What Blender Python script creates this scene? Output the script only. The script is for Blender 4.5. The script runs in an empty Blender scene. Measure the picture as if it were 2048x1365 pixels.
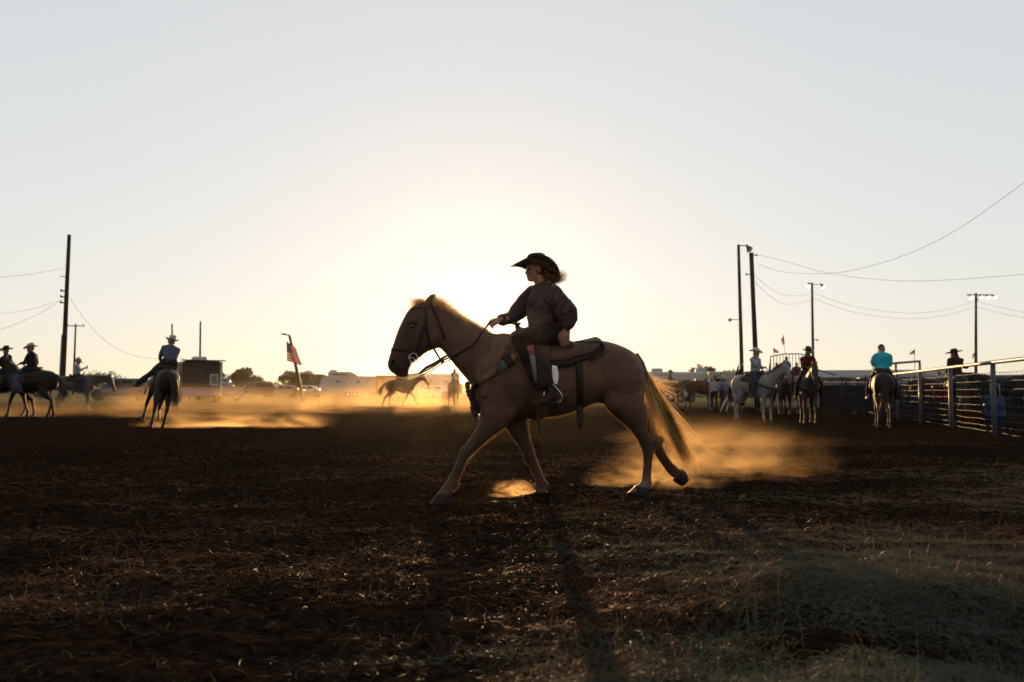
import bpy, bmesh, math, random, time
import numpy as np
from mathutils import Vector, Matrix, Quaternion
from mathutils.bvhtree import BVHTree
T_START = time.time()
random.seed(7)
RNG = np.random.default_rng(7)
R = math.radians
scene = bpy.context.scene
COL = scene.collection

# ------------------------------------------------------------------ camera
FPX = 1593.0                       # focal length in photo pixels (28 mm on a 36 mm frame)
CAM_H = 0.97
PITCH = math.atan((781.0 - 682.5) / FPX)
ROLL = R(0.3)
cam_data = bpy.data.cameras.new('camera')
cam = bpy.data.objects.new('camera', cam_data)
COL.objects.link(cam)
cam_data.sensor_width = 36.0
cam_data.lens = 36.0 * FPX / 2048.0
cam_data.clip_start = 0.05
cam_data.clip_end = 4000.0
CAM_ROT = Matrix.Rotation(R(90) + PITCH, 3, 'X') @ Matrix.Rotation(ROLL, 3, 'Z')
CAM_LOC = Vector((0, 0, CAM_H))
cam.matrix_world = Matrix.Translation(CAM_LOC) @ CAM_ROT.to_4x4()
cam_data.dof.use_dof = True
cam_data.dof.focus_distance = 7.15
cam_data.dof.aperture_fstop = 2.2
scene.camera = cam

def ray(px, py):
    return (CAM_ROT @ Vector(((px - 1024) / FPX, -(py - 682.5) / FPX, -1.0)))

def P(px, py, Y):
    """point on the ray through a photo pixel at world depth Y"""
    d = ray(px, py)
    return CAM_LOC + d * (Y / d.y)

# ------------------------------------------------------------------ light
SUN_PX = (958, 630)
SUN_DIR = ray(*SUN_PX).normalized()
SUN_EL = math.asin(SUN_DIR.z)
SUN_AZ = math.atan2(SUN_DIR.x, SUN_DIR.y)
world = bpy.data.worlds.new('World')
scene.world = world
world.use_nodes = True
wn, wl = world.node_tree.nodes, world.node_tree.links
wn.clear()
sky = wn.new('ShaderNodeTexSky')
sky.sky_type = 'NISHITA'
sky.sun_disc = False
sky.sun_elevation = SUN_EL
sky.sun_rotation = SUN_AZ
sky.altitude = 200
sky.air_density = 1.2
sky.dust_density = 0.6
sky.ozone_density = 1.6
hsv = wn.new('ShaderNodeGamma')          # the photograph's soft tone curve on a very bright sky
hsv.inputs['Gamma'].default_value = 0.19
bg = wn.new('ShaderNodeBackground')
bg.inputs['Strength'].default_value = 0.15
wout = wn.new('ShaderNodeOutputWorld')
wl.new(sky.outputs[0], hsv.inputs['Color'])
tint = wn.new('ShaderNodeMix')             # slight magenta balance against the green of low sun
tint.data_type = 'RGBA'
tint.blend_type = 'MULTIPLY'
tint.inputs[0].default_value = 1.0
tint.inputs[7].default_value = (1.0, 0.988, 0.985, 1)
wl.new(hsv.outputs[0], tint.inputs[6])
wl.new(tint.outputs[2], bg.inputs['Color'])
wl.new(bg.outputs[0], wout.inputs['Surface'])

sun_data = bpy.data.lights.new('sun', 'SUN')
sun_data.energy = 2.0
sun_data.angle = R(0.53)
sun_data.color = (1.0, 0.58, 0.25)
sun = bpy.data.objects.new('sun', sun_data)
COL.objects.link(sun)
sun.rotation_euler = SUN_DIR.to_track_quat('Z', 'Y').to_euler()

vs = scene.view_settings
vs.view_transform = 'Standard'
vs.look = 'None'
vs.gamma = 1.0
vs.exposure = 2.05
vs.use_curve_mapping = False
scene.render.engine = 'CYCLES'
cy = scene.cycles
cy.use_denoising = True
cy.max_bounces = 8
cy.diffuse_bounces = 3
cy.glossy_bounces = 3
cy.transmission_bounces = 4
cy.volume_bounces = 1
cy.transparent_max_bounces = 12
cy.volume_step_rate = 1.0
cy.volume_max_steps = 128
cy.sample_clamp_indirect = 4.0
cy.use_adaptive_sampling = True
cy.adaptive_threshold = 0.015

# ------------------------------------------------------------------ materials
MATS = {}
def mat(name, color, rough=0.7, vary=0.15, scale=8.0, metal=0.0, bump=0.0, bscale=40.0, sheen=0.0,
        spec=0.12, color2=None, attr=None, transl=0.0, coat=0.0, emit=0.0, emit_col=None, detail=4.0, space='Object'):
    """procedural material: noise-varied colour, optional fine relief, sheen, translucency"""
    if name in MATS:
        return MATS[name]
    m = bpy.data.materials.new(name)
    m.use_nodes = True
    nt = m.node_tree
    n, l = nt.nodes, nt.links
    b = n['Principled BSDF']
    out = n['Material Output']
    tc = n.new('ShaderNodeTexCoord')
    nz = n.new('ShaderNodeTexNoise')
    nz.inputs['Scale'].default_value = scale
    nz.inputs['Detail'].default_value = detail
    l.new(tc.outputs[space], nz.inputs['Vector'])
    rp = n.new('ShaderNodeValToRGB')
    rp.color_ramp.elements[0].position = 0.3
    rp.color_ramp.elements[1].position = 0.7
    c2 = color2 or tuple(min(1, c * (1 + vary)) for c in color)
    c1 = tuple(c * (1 - vary) for c in color) if color2 is None else color
    rp.color_ramp.elements[0].color = (*c1, 1)
    rp.color_ramp.elements[1].color = (*c2, 1)
    l.new(nz.outputs['Fac'], rp.inputs['Fac'])
    col_out = rp.outputs['Color']
    if attr:
        at = n.new('ShaderNodeVertexColor')
        at.layer_name = attr
        mx = n.new('ShaderNodeMix')
        mx.data_type = 'RGBA'
        mx.blend_type = 'MULTIPLY'
        mx.inputs[0].default_value = 1.0
        l.new(col_out, mx.inputs[6])
        l.new(at.outputs['Color'], mx.inputs[7])
        col_out = mx.outputs[2]
    l.new(col_out, b.inputs['Base Color'])
    b.inputs['Roughness'].default_value = rough
    b.inputs['Metallic'].default_value = metal
    b.inputs['Specular IOR Level'].default_value = spec
    if sheen:
        b.inputs['Sheen Weight'].default_value = sheen
        b.inputs['Sheen Roughness'].default_value = 0.35
        b.inputs['Sheen Tint'].default_value = (1, 0.9, 0.75, 1)
    if coat:
        b.inputs['Coat Weight'].default_value = coat
        b.inputs['Coat Roughness'].default_value = 0.1
    if emit:
        b.inputs['Emission Color'].default_value = (*(emit_col or color), 1)
        b.inputs['Emission Strength'].default_value = emit
    if bump:
        nb = n.new('ShaderNodeTexNoise')
        nb.inputs['Scale'].default_value = bscale
        nb.inputs['Detail'].default_value = 6
        l.new(tc.outputs[space], nb.inputs['Vector'])
        bp = n.new('ShaderNodeBump')
        bp.inputs['Strength'].default_value = bump
        bp.inputs['Distance'].default_value = 0.02
        l.new(nb.outputs['Fac'], bp.inputs['Height'])
        l.new(bp.outputs['Normal'], b.inputs['Normal'])
    if transl:
        tr = n.new('ShaderNodeBsdfTranslucent')
        l.new(col_out, tr.inputs['Color'])
        ms = n.new('ShaderNodeMixShader')
        ms.inputs[0].default_value = transl
        l.new(b.outputs[0], ms.inputs[1])
        l.new(tr.outputs[0], ms.inputs[2])
        l.new(ms.outputs[0], out.inputs['Surface'])
    MATS[name] = m
    return m

# ------------------------------------------------------------------ object helpers
def mesh_from(name, verts, faces, smooth=True):
    me = bpy.data.meshes.new(name)
    me.from_pydata([tuple(v) for v in verts], [], faces)
    me.update()
    if smooth:
        me.polygons.foreach_set('use_smooth', [True] * len(me.polygons))
    return me

def link(name, me, m=None, parent=None, origin=None):
    """one mesh object; origin given: vertices are world points, object sits at its parent's frame"""
    o = bpy.data.objects.new(name, me)
    COL.objects.link(o)
    if m is not None:
        me.materials.clear()
        me.materials.append(m)
    if parent is not None:
        o.parent = parent
    return o

def tag(o, label=None, cat=None, group=None, kind=None):
    if label: o['label'] = label
    if cat: o['category'] = cat
    if group: o['group'] = group
    if kind: o['kind'] = kind
    return o

def empty(name, loc=(0, 0, 0), rz=0.0, label=None, cat=None, group=None, rot=None):
    o = bpy.data.objects.new(name, None)
    COL.objects.link(o)
    o.empty_display_size = 0.2
    o.location = loc
    o.rotation_euler = rot if rot else (0, 0, rz)
    return tag(o, label, cat, group)

def copy_tree(o, parent=None):
    c = o.copy()
    COL.objects.link(c)
    c.parent = parent
    for ch in list(o.children):
        copy_tree(ch, c)
    return c

# ------------------------------------------------------------------ geometry collectors
class MB:
    """collects shapes, builds ONE mesh"""
    def __init__(self):
        self.v, self.f = [], []
    def add(self, verts, faces):
        o = len(self.v)
        self.v.extend([Vector(p) for p in verts])
        self.f.extend([tuple(i + o for i in f) for f in faces])
        return self
    def box(self, c, s, rot=None):
        c = Vector(c)
        pts = []
        for z in (-.5, .5):
            for x, y in ((-.5, -.5), (.5, -.5), (.5, .5), (-.5, .5)):
                p = Vector((x * s[0], y * s[1], z * s[2]))
                if rot is not None:
                    p = rot @ p
                pts.append(c + p)
        return self.add(pts, [(3, 2, 1, 0), (4, 5, 6, 7), (0, 1, 5, 4), (1, 2, 6, 5), (2, 3, 7, 6), (3, 0, 4, 7)])
    def tube(self, pts, rads, n=10, squash=1.0, side=None, cap=True):
        pts = [Vector(p) for p in pts]
        if not hasattr(rads, '__len__'):
            rads = [rads] * len(pts)
        rings = []
        prev = None
        for i, p in enumerate(pts):
            a = pts[max(i - 1, 0)]
            b = pts[min(i + 1, len(pts) - 1)]
            t = (b - a)
            if t.length < 1e-9:
                t = Vector((0, 0, 1))
            t.normalize()
            if side is not None:
                s = Vector(side)
            elif prev is not None:
                s = prev
            else:
                s = Vector((0, 0, 1)) if abs(t.z) < 0.9 else Vector((1, 0, 0))
                s = s.cross(t)
            s = (s - t * s.dot(t))
            if s.length < 1e-6:
                s = t.orthogonal()
            s.normalize()
            prev = s
            u = t.cross(s)
            r = rads[i]
            ra, rb = (r if hasattr(r, '__len__') else (r * squash, r))
            rings.append([p + s * (math.cos(2 * math.pi * k / n) * ra) + u * (math.sin(2 * math.pi * k / n) * rb) for k in range(n)])
        return self.rings(rings, cap)
    def rings(self, rings, cap=True):
        n = len(rings[0])
        v = [p for r in rings for p in r]
        f = []
        for i in range(len(rings) - 1):
            for k in range(n):
                a, b = i * n + k, i * n + (k + 1) % n
                f.append((a, b, b + n, a + n))
        if cap:
            for i0, rev in ((0, True), ((len(rings) - 1) * n, False)):
                f.append(tuple(range(i0, i0 + n))[::-1] if rev else tuple(range(i0, i0 + n)))
        return self.add(v, f)
    def ball(self, c, r, rot=None, n=12, m=8):
        c = Vector(c)
        r = r if hasattr(r, '__len__') else (r, r, r)
        v, f = [], []
        def tp(p):
            p = Vector((p[0] * r[0], p[1] * r[1], p[2] * r[2]))
            return c + (rot @ p if rot is not None else p)
        v.append(tp((0, 0, 1)))
        for j in range(1, m):
            a = math.pi * j / m
            for k in range(n):
                b = 2 * math.pi * k / n
                v.append(tp((math.sin(a) * math.cos(b), math.sin(a) * math.sin(b), math.cos(a))))
        v.append(tp((0, 0, -1)))
        for k in range(n):
            f.append((0, 1 + k, 1 + (k + 1) % n))
            f.append((len(v) - 1, 1 + (m - 2) * n + (k + 1) % n, 1 + (m - 2) * n + k))
        for j in range(m - 2):
            for k in range(n):
                a, b = 1 + j * n + k, 1 + j * n + (k + 1) % n
                f.append((a, a + n, b + n, b))
        return self.add(v, f)
    def loft(self, secs, n=18, sub=4, e=0.9):
        """secs: (top, bottom, half_width, side_vector); smooth closed body through the sections"""
        S = [(Vector(t), Vector(b), w, Vector(s)) for t, b, w, s in secs]
        out = []
        if sub > 1:
            for i in range(len(S) - 1):
                p0, p1, p2, p3 = S[max(i - 1, 0)], S[i], S[i + 1], S[min(i + 2, len(S) - 1)]
                for k in range(sub):
                    u = k / sub
                    def cr(a, b, c, d):
                        return 0.5 * ((2 * b) + (c - a) * u + (2 * a - 5 * b + 4 * c - d) * u * u + (3 * b - a - 3 * c + d) * u ** 3)
                    out.append(tuple(cr(p0[j], p1[j], p2[j], p3[j]) for j in range(4)))
            out.append(S[-1])
        else:
            out = S
        rings = []
        for t, b, w, s in out:
            c, h = (t + b) / 2, (t - b) / 2
            s = s.normalized()
            ring = []
            for k in range(n):
                a = 2 * math.pi * k / n
                ca, sa = math.cos(a), math.sin(a)
                ring.append(c + h * math.copysign(abs(ca) ** e, ca) + s * (w * math.copysign(abs(sa) ** e, sa)))
            rings.append(ring)
        return self.rings(rings)
    def ribbon(self, pts, nrm, width, thick=0.006):
        """flat strap along pts, lying on a surface whose normals are nrm"""
        pts = [Vector(p) for p in pts]
        rings = []
        for i, p in enumerate(pts):
            t = (pts[min(i + 1, len(pts) - 1)] - pts[max(i - 1, 0)]).normalized()
            nn = Vector(nrm[i] if isinstance(nrm, list) else nrm)
            nn = (nn - t * nn.dot(t)).normalized()
            s = t.cross(nn)
            w = (width[i] if hasattr(width, '__len__') else width) / 2
            rings.append([p + s * w, p + s * w * .8 + nn * thick, p - s * w * .8 + nn * thick, p - s * w, p - s * w * .8 - nn * thick * .5, p + s * w * .8 - nn * thick * .5])
        return self.rings(rings)
    def build(self, name, m=None, parent=None, smooth=True, xf=None):
        v = self.v if xf is None else [xf @ p for p in self.v]
        return link(name, mesh_from(name, v, self.f, smooth), m, parent)
    def remesh(self, voxel, smooth=6, fac=0.5):
        """union of everything collected into one continuous skin"""
        me = mesh_from('tmp', self.v, self.f)
        bm = bmesh.new()
        bm.from_mesh(me)
        bmesh.ops.recalc_face_normals(bm, faces=bm.faces)
        bm.to_mesh(me)
        bm.free()
        o = bpy.data.objects.new('tmp', me)
        COL.objects.link(o)
        md = o.modifiers.new('r', 'REMESH')
        md.mode = 'VOXEL'
        md.voxel_size = voxel
        if smooth:
            s = o.modifiers.new('s', 'SMOOTH')
            s.factor = fac
            s.iterations = smooth
        dg = bpy.context.evaluated_depsgraph_get()
        new = bpy.data.meshes.new_from_object(o.evaluated_get(dg))
        bpy.data.objects.remove(o)
        bpy.data.meshes.remove(me)
        new.polygons.foreach_set('use_smooth', [True] * len(new.polygons))
        return new

def wrinkle(me, amp, scale=14.0, seed=0):
    """cloth folds: pushes the skin in and out along its normals"""
    N = len(me.vertices)
    co = np.empty(N * 3, np.float32); me.vertices.foreach_get('co', co); co = co.reshape(-1, 3)
    no = np.empty(N * 3, np.float32); me.vertices.foreach_get('normal', no); no = no.reshape(-1, 3)
    a = co * scale
    f = np.sin(a[:, 0] * 1.1 + 2.1 * np.sin(a[:, 2] * .8 + seed) + a[:, 1] * .7) * .6 + np.sin(a[:, 2] * 1.7 - a[:, 0] * .9 + 1.7 * np.sin(a[:, 1] * 1.3 + seed)) * .4
    f = np.sign(f) * np.abs(f) ** .7
    me.vertices.foreach_set('co', (co + no * (f * amp)[:, None]).ravel())
    me.update()
    return me

def paint(me, fn, name='coat'):
    """natural coat colouring stored on the skin: fn(points Nx3) -> Nx3 multipliers"""
    co = np.empty(len(me.vertices) * 3, np.float32)
    me.vertices.foreach_get('co', co)
    c = fn(co.reshape(-1, 3))
    a = me.color_attributes.new(name, 'FLOAT_COLOR', 'POINT')
    full = np.ones((len(c), 4), np.float32)
    full[:, :3] = c
    a.data.foreach_set('color', full.ravel())

def ribbons_mesh(name, paths, widths, m, parent=None, flat=None):
    """many thin hair/straw blades in one mesh. paths: N x K x 3, widths: N; blades taper to the tip"""
    paths = np.asarray(paths, np.float32)
    N, K, _ = paths.shape
    t = np.gradient(paths, axis=1)
    t /= np.linalg.norm(t, axis=2, keepdims=True) + 1e-9
    rnd = RNG.normal(size=(N, 1, 3)).astype(np.float32)
    if flat is not None:
        rnd = rnd * 0.35 + np.array(flat, np.float32)
    s = np.cross(t, np.broadcast_to(rnd, t.shape))
    s /= np.linalg.norm(s, axis=2, keepdims=True) + 1e-9
    tp = (1 - np.linspace(0, 1, K) ** 2 * 0.85)[None, :, None] * np.asarray(widths)[:, None, None] * 0.5
    v = np.stack([paths + s * tp, paths - s * tp], axis=2).reshape(-1, 3)
    base = (np.arange(N) * K * 2)[:, None] + (np.arange(K - 1) * 2)[None, :]
    q = np.stack([base, base + 1, base + 3, base + 2], axis=2).reshape(-1)
    nf = N * (K - 1)
    me = bpy.data.meshes.new(name)
    me.vertices.add(len(v))
    me.vertices.foreach_set('co', v.astype(np.float32).ravel())
    me.loops.add(nf * 4)
    me.loops.foreach_set('vertex_index', q.astype(np.int32))
    me.polygons.add(nf)
    me.polygons.foreach_set('loop_start', np.arange(nf, dtype=np.int32) * 4)
    me.polygons.foreach_set('loop_total', np.full(nf, 4, np.int32))
    me.update(calc_edges=True)
    me.polygons.foreach_set('use_smooth', np.ones(nf, bool))
    return link(name, me, m, parent)

# ------------------------------------------------------------------ noise for terrain and scatter
def _hash(ix, iy, seed):
    h = (ix.astype(np.int64) * 374761393 + iy.astype(np.int64) * 668265263 + seed * 1442695041) & 0x7fffffff
    h = ((h ^ (h >> 13)) * 1274126177) & 0x7fffffff
    h = h ^ (h >> 16)
    return (h & 0xffff) / 65535.0
def vnoise(x, y, seed=0):
    ix, iy = np.floor(x), np.floor(y)
    fx, fy = x - ix, y - iy
    fx, fy = fx * fx * (3 - 2 * fx), fy * fy * (3 - 2 * fy)
    a, b = _hash(ix, iy, seed), _hash(ix + 1, iy, seed)
    c, d = _hash(ix, iy + 1, seed), _hash(ix + 1, iy + 1, seed)
    return (a * (1 - fx) + b * fx) * (1 - fy) + (c * (1 - fx) + d * fx) * fy
def fbm(x, y, oct=4, seed=0, gain=0.5):
    s, a, tot = 0, 1.0, 0
    for k in range(oct):
        s = s + a * vnoise(x * 2 ** k + 17.3 * k, y * 2 ** k - 9.1 * k, seed + k)
        tot += a
        a *= gain
    return s / tot
def ground_z(x, y):
    x, y = np.asarray(x, float), np.asarray(y, float)
    near = np.clip(1.15 - np.hypot(x, y - 6) / 40.0, 0.0, 1.0)
    tilt = 0.018 * np.clip(x, -2.2, 2.2) * np.clip(1.4 - np.abs(y - 7) / 12.0, 0, 1)
    big = (fbm(x * 0.35, y * 0.5, 2, 3) - 0.5) * 0.08
    mid = (1 - np.abs(2 * fbm(x * 1.1, y * 2.3, 3, 11) - 1)) * 0.045 - 0.03
    clod = (fbm(x * 4.0, y * 5.5, 4, 23, 0.68) - 0.5) * 0.085
    mound = 0.10 * np.exp(-(((x - 6.6) / 1.3) ** 2 + ((y - 12.3) / 0.7) ** 2)) + 0.09 * np.exp(-(((x - 1.5) / .8) ** 2 + ((y - 3.9) / .45) ** 2))
    calm = 1 - 0.75 * np.exp(-(((x + 0.1) / 1.5) ** 2 + ((y - 7.15) / 0.55) ** 2))
    hoofs = sum(0.032 * np.exp(-(((x - hx) / .15) ** 2 + ((y - hy) / .12) ** 2)) for hx, hy in ((-.62, 6.85), (.27, 7.32), (1.14, 7.24)))
    return tilt + hoofs + near * (big * calm + (mid + clod) * calm + mound)
def gz(x, y):
    return float(ground_z(np.array([x]), np.array([y]))[0])
# ================================================================== SETTING: ground
def graded(lo, hi, step, far_lo, far_hi, grow=1.13):
    c = list(np.arange(lo, hi + 1e-6, step))
    s = step
    x = hi
    while x < far_hi:
        s *= grow
        x += s
        c.append(x)
    s = step
    x = lo
    left = []
    while x > far_lo:
        s *= grow
        x -= s
        left.append(x)
    return np.array(left[::-1] + c)

soil = bpy.data.materials.new('churned_soil')
soil.use_nodes = True
n, l = soil.node_tree.nodes, soil.node_tree.links
b = n['Principled BSDF']
geo = n.new('ShaderNodeNewGeometry')
def noise(scale, detail=5, sx=1, sy=1):
    mp = n.new('ShaderNodeMapping')
    mp.inputs['Scale'].default_value = (sx, sy, 1)
    l.new(geo.outputs['Position'], mp.inputs['Vector'])
    t = n.new('ShaderNodeTexNoise')
    t.inputs['Scale'].default_value = scale
    t.inputs['Detail'].default_value = detail
    l.new(mp.outputs[0], t.inputs['Vector'])
    return t
big, fine, patch = noise(0.35, 3), noise(18, 9, 1, 1.4), noise(1.6, 4)
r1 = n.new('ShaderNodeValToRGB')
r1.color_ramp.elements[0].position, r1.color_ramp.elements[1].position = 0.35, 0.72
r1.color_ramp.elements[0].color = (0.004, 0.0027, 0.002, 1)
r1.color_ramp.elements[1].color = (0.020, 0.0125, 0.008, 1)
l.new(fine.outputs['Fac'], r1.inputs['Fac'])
# beyond the churned ring the ground is dry trodden turf
sep = n.new('ShaderNodeSeparateXYZ')
l.new(geo.outputs['Position'], sep.inputs[0])
far = n.new('ShaderNodeMapRange')
far.inputs['From Min'].default_value, far.inputs['From Max'].default_value = 45, 62
l.new(sep.outputs['Y'], far.inputs['Value'])
turf = n.new('ShaderNodeValToRGB')
turf.color_ramp.elements[0].position, turf.color_ramp.elements[1].position = 0.35, 0.7
turf.color_ramp.elements[0].color = (0.085, 0.075, 0.030, 1)
turf.color_ramp.elements[1].color = (0.20, 0.16, 0.075, 1)
l.new(big.outputs['Fac'], turf.inputs['Fac'])
mx = n.new('ShaderNodeMix')
mx.data_type = 'RGBA'
l.new(far.outputs[0], mx.inputs[0])
l.new(r1.outputs['Color'], mx.inputs[6])
l.new(turf.outputs['Color'], mx.inputs[7])
l.new(mx.outputs[2], b.inputs['Base Color'])
b.inputs['Roughness'].default_value = 0.95
b.inputs['Specular IOR Level'].default_value = 0.0
bp = n.new('ShaderNodeBump')
bp.inputs['Strength'].default_value = 0.8
bp.inputs['Distance'].default_value = 0.045
l.new(fine.outputs['Fac'], bp.inputs['Height'])
l.new(bp.outputs['Normal'], b.inputs['Normal'])

gx = graded(-6.5, 7.5, 0.04, -900, 900, 1.10)
gy = graded(1.6, 12.5, 0.035, -60, 1100, 1.045)
XX, YY = np.meshgrid(gx, gy)
ZZ = ground_z(XX, YY)
V = np.stack([XX, YY, ZZ], axis=2).reshape(-1, 3)
ny, nx = XX.shape
idx = np.arange(ny * nx).reshape(ny, nx)
Q = np.stack([idx[:-1, :-1], idx[:-1, 1:], idx[1:, 1:], idx[1:, :-1]], axis=2).reshape(-1, 4)
me = bpy.data.meshes.new('ground')
me.vertices.add(len(V)); me.vertices.foreach_set('co', V.astype(np.float32).ravel())
me.loops.add(Q.size); me.loops.foreach_set('vertex_index', Q.astype(np.int32).ravel())
me.polygons.add(len(Q)); me.polygons.foreach_set('loop_start', np.arange(len(Q), dtype=np.int32) * 4)
me.polygons.foreach_set('loop_total', np.full(len(Q), 4, np.int32))
me.update(calc_edges=True)
me.polygons.foreach_set('use_smooth', np.ones(len(Q), bool))
ground = link('ground', me, soil)
tag(ground, 'dark churned arena soil strewn with hay', None, None, 'structure')

# ---- loose hay and dry grass lying on the soil
def hay(name, n_blades, xr, yr, dens, length, width, lift, m, K=5, label=None, power=1.6):
    # more blades close by: y drawn with a falling density
    u = RNG.random(n_blades * 3)
    y = yr[0] * (yr[1] / yr[0]) ** (u ** power)
    half = (y * 0.72 + 0.8)
    x = RNG.uniform(-1, 1, len(y)) * half
    keep = (x > xr[0]) & (x < xr[1]) & (RNG.random(len(y)) < dens(x, y))
    x, y = x[keep][:n_blades], y[keep][:n_blades]
    N = len(x)
    L = RNG.uniform(length[0], length[1], N) * RNG.uniform(0.5, 1.2, N)
    ang = RNG.uniform(0, 2 * np.pi, N)
    curl = RNG.normal(0, 0.42, N)
    up = np.abs(RNG.normal(0, lift, N)) * (1 + 3.0 * (RNG.random(N) < 0.06))
    s = np.linspace(0, 1, K)
    a = ang[:, None] + curl[:, None] * (s[None, :] - 0.5) * 1.6
    dx = np.cumsum(np.cos(a), axis=1) / K * L[:, None]
    dy = np.cumsum(np.sin(a), axis=1) / K * L[:, None]
    px_ = x[:, None] + dx
    py_ = y[:, None] + dy
    arch = np.sin(s * np.pi * RNG.uniform(0.5, 1.0, (N, 1)))
    pz = ground_z(px_, py_) + 0.004 + arch * up[:, None] * L[:, None] + RNG.uniform(0, .012, (N, 1))
    paths = np.stack([px_, py_, pz], axis=2)
    W = RNG.uniform(width[0], width[1], N)
    o = ribbons_mesh(name, paths, W, m, flat=(0, -0.5, 0.8))
    return tag(o, label, None, None, 'stuff')

straw_m = mat('dry_straw', (0.026, 0.013, 0.006), 0.5, color2=(0.115, 0.064, 0.028), scale=2.5, spec=0.2, transl=0.5)
grass_m = mat('dry_grass', (0.022, 0.030, 0.022), 0.6, color2=(0.075, 0.080, 0.052), scale=1.2, spec=0.2, transl=0.4)
def d_hay(x, y):
    clump = fbm(x * 0.9, y * 1.3, 3, 51)
    right = np.clip((x / y + 0.25) / 0.5, 0, 1)
    return np.clip((clump - 0.42) * 4.5, 0.02, 1) * (0.30 + 0.35 * right)
def d_grass(x, y):
    clump = fbm(x * 0.7, y * 1.0, 3, 77)
    right = np.clip((x / y - 0.02 + (4.5 - y) * 0.09 + .22) / 0.75, 0.03, 1) ** 1.5
    return np.clip((clump - 0.36) * 4, 0, 1) * right
hay('hay', 130000, (-9, 11), (2.2, 22), d_hay, (0.025, 0.13), (0.0008, 0.0022), 0.16, straw_m, label='loose dry hay scattered over the churned soil')
hay('dry_grass', 190000, (-7, 13), (2.2, 24), d_grass, (0.03, 0.13), (0.0009, 0.0024), 0.17, grass_m, label='matted pale dry grass covering the soil')
print('ground', time.time() - T_START)
# ================================================================== the palomino and its rider
def Y0(px):
    """depth of the horse's middle plane: it comes slightly towards the camera at the head"""
    return 7.2 + (px - 1100) / 220.0 * 0.22
AX = (P(1300, 760, Y0(1300)) - P(900, 760, Y0(900)))
AX.z = 0
AX.normalize()                                   # head -> tail
SIDE = Vector((AX.y, -AX.x, 0))                  # towards the camera (the horse's near side)
if SIDE.y > 0: SIDE = -SIDE
ORIG = P(1110, 990, Y0(1110)); ORIG.z = 0.0
def H(px, py, off=0.0):
    """pixel on the horse's middle plane shifted sideways by off metres towards the camera; stays on the pixel's ray"""
    return P(px, py, Y0(px) + SIDE.y * off)
def L(p):                                        # world -> horse-local
    return p - ORIG

hm = MB()
S = SIDE
def sec(t, b, w, off=0.0):
    return (L(H(*t, off)), L(H(*b, off)), w, S)
# trunk: croup to chest
torso = [
    sec((1284, 738), (1285, 782), 0.04), sec((1279, 724), (1283, 800), 0.11), sec((1266, 708), (1274, 812), 0.18), sec((1243, 694), (1245, 818), 0.24),
    sec((1200, 682), (1196, 806), 0.275), sec((1160, 692), (1158, 819), 0.285), sec((1120, 697), (1118, 832), 0.295),
    sec((1080, 690), (1078, 836), 0.29), sec((1040, 674), (1040, 840), 0.265), sec((1008, 667), (1005, 838), 0.235),
    sec((985, 672), (972, 830), 0.205), sec((968, 690), (953, 806), 0.165), sec((957, 715), (944, 785), 0.10)]
hm.loft(torso, 22)
# neck
hm.loft([sec((1012, 668), (962, 812), 0.16), sec((985, 667), (943, 772), 0.145), sec((953, 652), (921, 745), 0.115),
         sec((921, 637), (900, 719), 0.09), sec((890, 621), (882, 698), 0.078), sec((868, 609), (866, 694), 0.08), sec((852, 607), (850, 680), 0.075)], 18)
# head
hm.loft([sec((872, 611), (882, 688), 0.06), sec((856, 606), (874, 697), 0.088), sec((838, 606), (862, 701), 0.098), sec((818, 619), (849, 708), 0.098),
         sec((803, 645), (838, 717), 0.085), sec((795, 663), (829, 722), 0.072), sec((786, 690), (821, 733), 0.060),
         sec((779, 712), (818, 741), 0.056), sec((775, 729), (815, 748), 0.056), sec((779, 741), (807, 754), 0.045), sec((787, 747), (799, 756), 0.025)], 16)
hm.ball(L(H(857, 672, 0.045)), (0.105, 0.05, 0.10)); hm.ball(L(H(857, 672, -0.045)), (0.105, 0.05, 0.10))       # cheeks
for sgn in (1, -1):
    hm.ball(L(H(826, 644, 0.085 * sgn)), (0.05, 0.022, 0.028))                    # brow over the eye
    hm.ball(L(H(787, 722, 0.043 * sgn)), (0.026, 0.02, 0.03))                     # nostril wing
    hm.tube([L(H(845, 660, .075 * sgn)), L(H(815, 690, .066 * sgn)), L(H(800, 706, .055 * sgn))], [.014, .016, .01], 8)   # facial crest
hm.ball(L(H(806, 749, 0)), (0.05, 0.045, 0.028))                                  # lower lip
# ears
for sgn, dx in ((1, 0), (-1, 5)):
    base = L(H(853 + dx, 613, 0.05 * sgn)); mid = L(H(859 + dx, 602, 0.06 * sgn)); tip = L(H(867 + dx, 586, 0.055 * sgn))
    hm.tube([base, mid, (mid + tip) / 2, tip], [(.030, .026), (.034, .02), (.022, .014), (.005, .005)], 10, side=AX)
# shoulder, haunch and gaskin masses
rotm = Matrix.Rotation(0.5, 3, 'Y')
for sgn in (1, -1):
    hm.ball(L(H(988, 775, 0.17 * sgn)), (0.15, 0.09, 0.27), Matrix.Rotation(R(-22), 3, 'Y'))
    hm.ball(L(H(1006, 820, 0.17 * sgn)), (0.13, 0.075, 0.12))
    hm.ball(L(H(1243, 760, 0.15 * sgn)), (0.19, 0.13, 0.27))
    hm.ball(L(H(1230, 796, 0.17 * sgn)), (0.11, 0.085, 0.14))
    hm.ball(L(H(1262, 758, 0.11 * sgn)), (0.115, 0.125, 0.22))
    hm.ball(L(H(962, 790, 0.08 * sgn)), (0.08, 0.09, 0.13))
def leg(pairs, off, ws):
    hm.loft([(L(H(fx, fy, off)), L(H(bx, by, off)), w, S) for (fx, fy, bx, by), w in zip(pairs, ws)], 14, 4, 0.95)
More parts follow.
